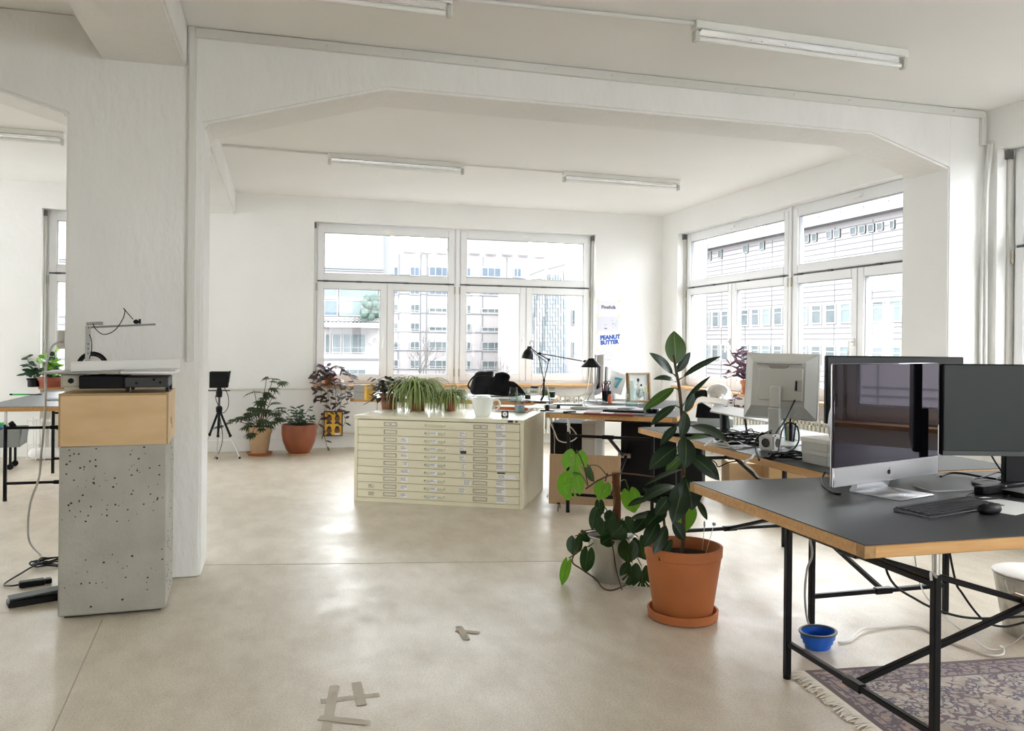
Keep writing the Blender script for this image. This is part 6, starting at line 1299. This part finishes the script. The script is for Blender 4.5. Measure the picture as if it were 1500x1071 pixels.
MB().lathe([(0, .2645), (.150, .2645), (.156, .267), (.156, .272), (.148, .276), (0, .278)], (0, 0, 0), 44).build('lid', white_pl, t)
MB().tube([(-.150, .0, .25), (-.158, -.03, .20), (-.150, -.07, .14), (-.125, -.10, .10)], .0028, 6, 5).build('bail_handle', steel, t)
cable('cable', 'pale grey cable from the desk down past the blue bowl', [Vector((1.90, 2.73, .69)), dep(1189, 802, 3.05), dep(1182, 835, 3.12), dep(1179, 870, 3.2), on(1182, 905, .06), on(1190, 925, .02), on(1196, 930, .006)], .0045, cable_g)
cable('cable', 'white cable winding over the floor from the blue bowl to the bucket', [on(1228, 941, .005), on(1240, 940, .005), on(1252, 930, .012), on(1266, 921, .012), on(1296, 919, .006), on(1328, 917, .006), on(1352, 921, .006), on(1385, 938, .006), on(1420, 951, .006), on(1450, 960, .006), on(1468, 959, .006), on(1470, 950, .02), on(1464, 946, .03)], .0045, cable_w)
cable('cable', 'black cable sagging under the nearest desk', [Vector((2.05, 2.45, .69)), dep(1300, 840, 2.75), dep(1345, 880, 2.75), dep(1400, 902, 2.8), dep(1450, 906, 2.85), dep(1500, 903, 2.9)], .0042, black_pl)
cable('cable', 'second black cable hanging below the right part of the nearest desk', [Vector((2.45, 2.6, .70)), dep(1397, 840, 3.0), dep(1410, 870, 3.0), dep(1440, 908, 3.0), dep(1470, 918, 3.0), dep(1500, 912, 3.0)], .0042, black_pl)
cable('cable', 'thin white cable hanging below the middle of the nearest desk', [Vector((2.22, 2.5, .70)), dep(1345, 845, 2.85), dep(1370, 890, 2.85), dep(1410, 925, 2.9), on(1450, 951, .02), on(1478, 947, .03), dep(1500, 930, 3.0)], .0025, cable_w)
# ------------------------------------------------------------------ left bay
zt_ = .73
p = on(36, 579, zt_); t = thing('cutter_knife', 'green handled knife lying on the desk in the left bay', 'knife', p, R_(-5)); MB().mm((-.10, -.012, 0), (.03, .012, .014)).build('handle', green_m, t, bevel=.004); MB().mm((.03, -.01, .002), (.14, .01, .010)).build('blade', black_pl, t); MB().mm((-.12, -.012, 0), (-.1, .012, .014)).build('end_cap', black_pl, t)
p = on(80, 586, zt_); t = thing('notebook', 'black notebook on the desk in the left bay beside the plywood box', 'notebook', (p.x, p.y, zt_), R_(3)); MB().mm((-.06, -.09, 0), (.10, .09, .014)).build('cover', black_pl, t, bevel=.002); MB().mm((-.055, -.0905, .003), (.095, -.0898, .011)).build('pages', white_paper, t)
t = thing('grey_crate', 'grey plastic tray of odds and ends under the left bay desk', 'crate', on(-8, 655, .22)+Vector((-.08, .1, 0)), R_(6)); g_m = M('crate grey', (.22, .25, .25), .6)
MB().mm((-.28, -.18, 0), (.28, .18, .012)).build('base', g_m, t)
for s in (-1, 1): MB().box((0, s*.19, .085), (.58, .01, .17), Matrix.Rotation(R_(-8*s), 4, 'X')).build('side_wall', g_m, t); MB().box((s*.29, 0, .085), (.01, .38, .17), Matrix.Rotation(R_(8*s), 4, 'Y')).build('end_wall', g_m, t)
rnd = random.Random(19)
for k in range(9): MB().box((rnd.uniform(-.2, .22), rnd.uniform(-.12, .1), .15+rnd.uniform(0, .05)), (.12, .05, .05), Euler((rnd.random(), rnd.random(), rnd.random()*3)).to_matrix().to_4x4()).build('odd_piece', (green_m, M('navy cloth', (.02, .05, .25), .7), black_pl)[k % 3], t, bevel=.008)
for x in (-.2, .2):
    for y in (-.12, .12): MB().tube([(x, y, -.215), (x, y, 0)], .012, 8).build('leg', black_steel, t); MB().lathe([(0, -.012), (.028, -.012), (.028, .012), (0, .012)], (x, y, -.19), 16, Matrix.Rotation(R_(90), 4, 'X')).build('caster', black_pl, t)
c = on(62, 672, 0)+Vector((.05, -.02, 0)); t = thing('wire_rack', 'white wire rack with crumpled paper on the floor of the left bay', 'rack', c)
for x in (-.16, -.08, 0, .08, .16):
    for y in (-.10, .10): MB().tube([(x, y, 0), (x, y, .42)], .006, 7).build('wire', white_pl, t)
for z in (.02, .40):
    for y in (-.10, .10): MB().tube([(-.17, y, z), (.17, y, z)], .005, 7).build('cross_wire', white_pl, t)
blob([(0, 0, .006, .17, .10), (0, 0, .05, .18, .11), (-.02, 0, .09, .15, .09), (-.03, 0, .12, .09, .05)], 'crumpled_paper', white_paper, t, 1, 4, .016)
c = aty(78, 566, YB-.06); c = Vector((c.x, YB-.14, ZS)); PD = depth(c)
def lv(px, py, dd=0): return dep(px, py, PD+dd)-c
t = thing('herb_trough', 'fresh green herb in a low red pot on the left sill', 'plant', c); pot(t, .10, .12, .10, M('red brown pot', (.28, .06, .03), .5), .03)
rnd = random.Random(23)
for tip in ((63, 520), (82, 512), (85, 526), (84, 535), (70, 525), (75, 530), (62, 530), (78, 540), (72, 545), (90, 545)):
    tp = lv(*tip, rnd.uniform(-.08, .08)); b0 = Vector((rnd.uniform(-.05, .05), 0, .09)); P = smooth_path([b0, b0*.4+tp*.6, tp], 5); MB().tube(P, .003, 5).build('stem', green_stem, t)
    for k in range(9): b = P[min(len(P)-1, 2+k)]; a = rnd.uniform(0, 6.28); dv = Vector((math.cos(a), math.sin(a), rnd.uniform(-.2, .6))).normalized(); leaf(t, basil_leaf if rnd.random() < .7 else shiny_leaf, b, b+dv*rnd.uniform(.05, .09), rnd.uniform(.035, .055), (dv.x*.2, -.8, .6), .008, .1, .85, 5)
c2 = Vector((c.x-.17, YB-.12, ZS)); t = thing('potted_plant', 'dark leaved plant leaning left in a small pot on the left sill', 'plant', c2); pot(t, .05, .06, .09, black_pl, .02); c = c2
for pts in ([(62, 555), (55, 548), (48, 540), (42, 530), (38, 522)], [(62, 555), (52, 545), (44, 545), (38, 550)], [(64, 552), (60, 545), (55, 540)]):
    P = smooth_path([Vector((0, 0, .09))]+[lv(*q, .0) for q in pts[1:]], 5); MB().tube(P, .004, 6).build('stem', bark, t)
    for k in range(10): b = P[min(len(P)-1, int(len(P)*(.4+.06*k)))]; a = rnd.uniform(0, 6.28); dv = Vector((math.cos(a), math.sin(a)*.5, rnd.uniform(-.6, .5))).normalized(); leaf(t, shiny_leaf, b, b+dv*rnd.uniform(.07, .11), rnd.uniform(.04, .055), (dv.x*.2, -.7, .8), .01, .12, .85, 6)
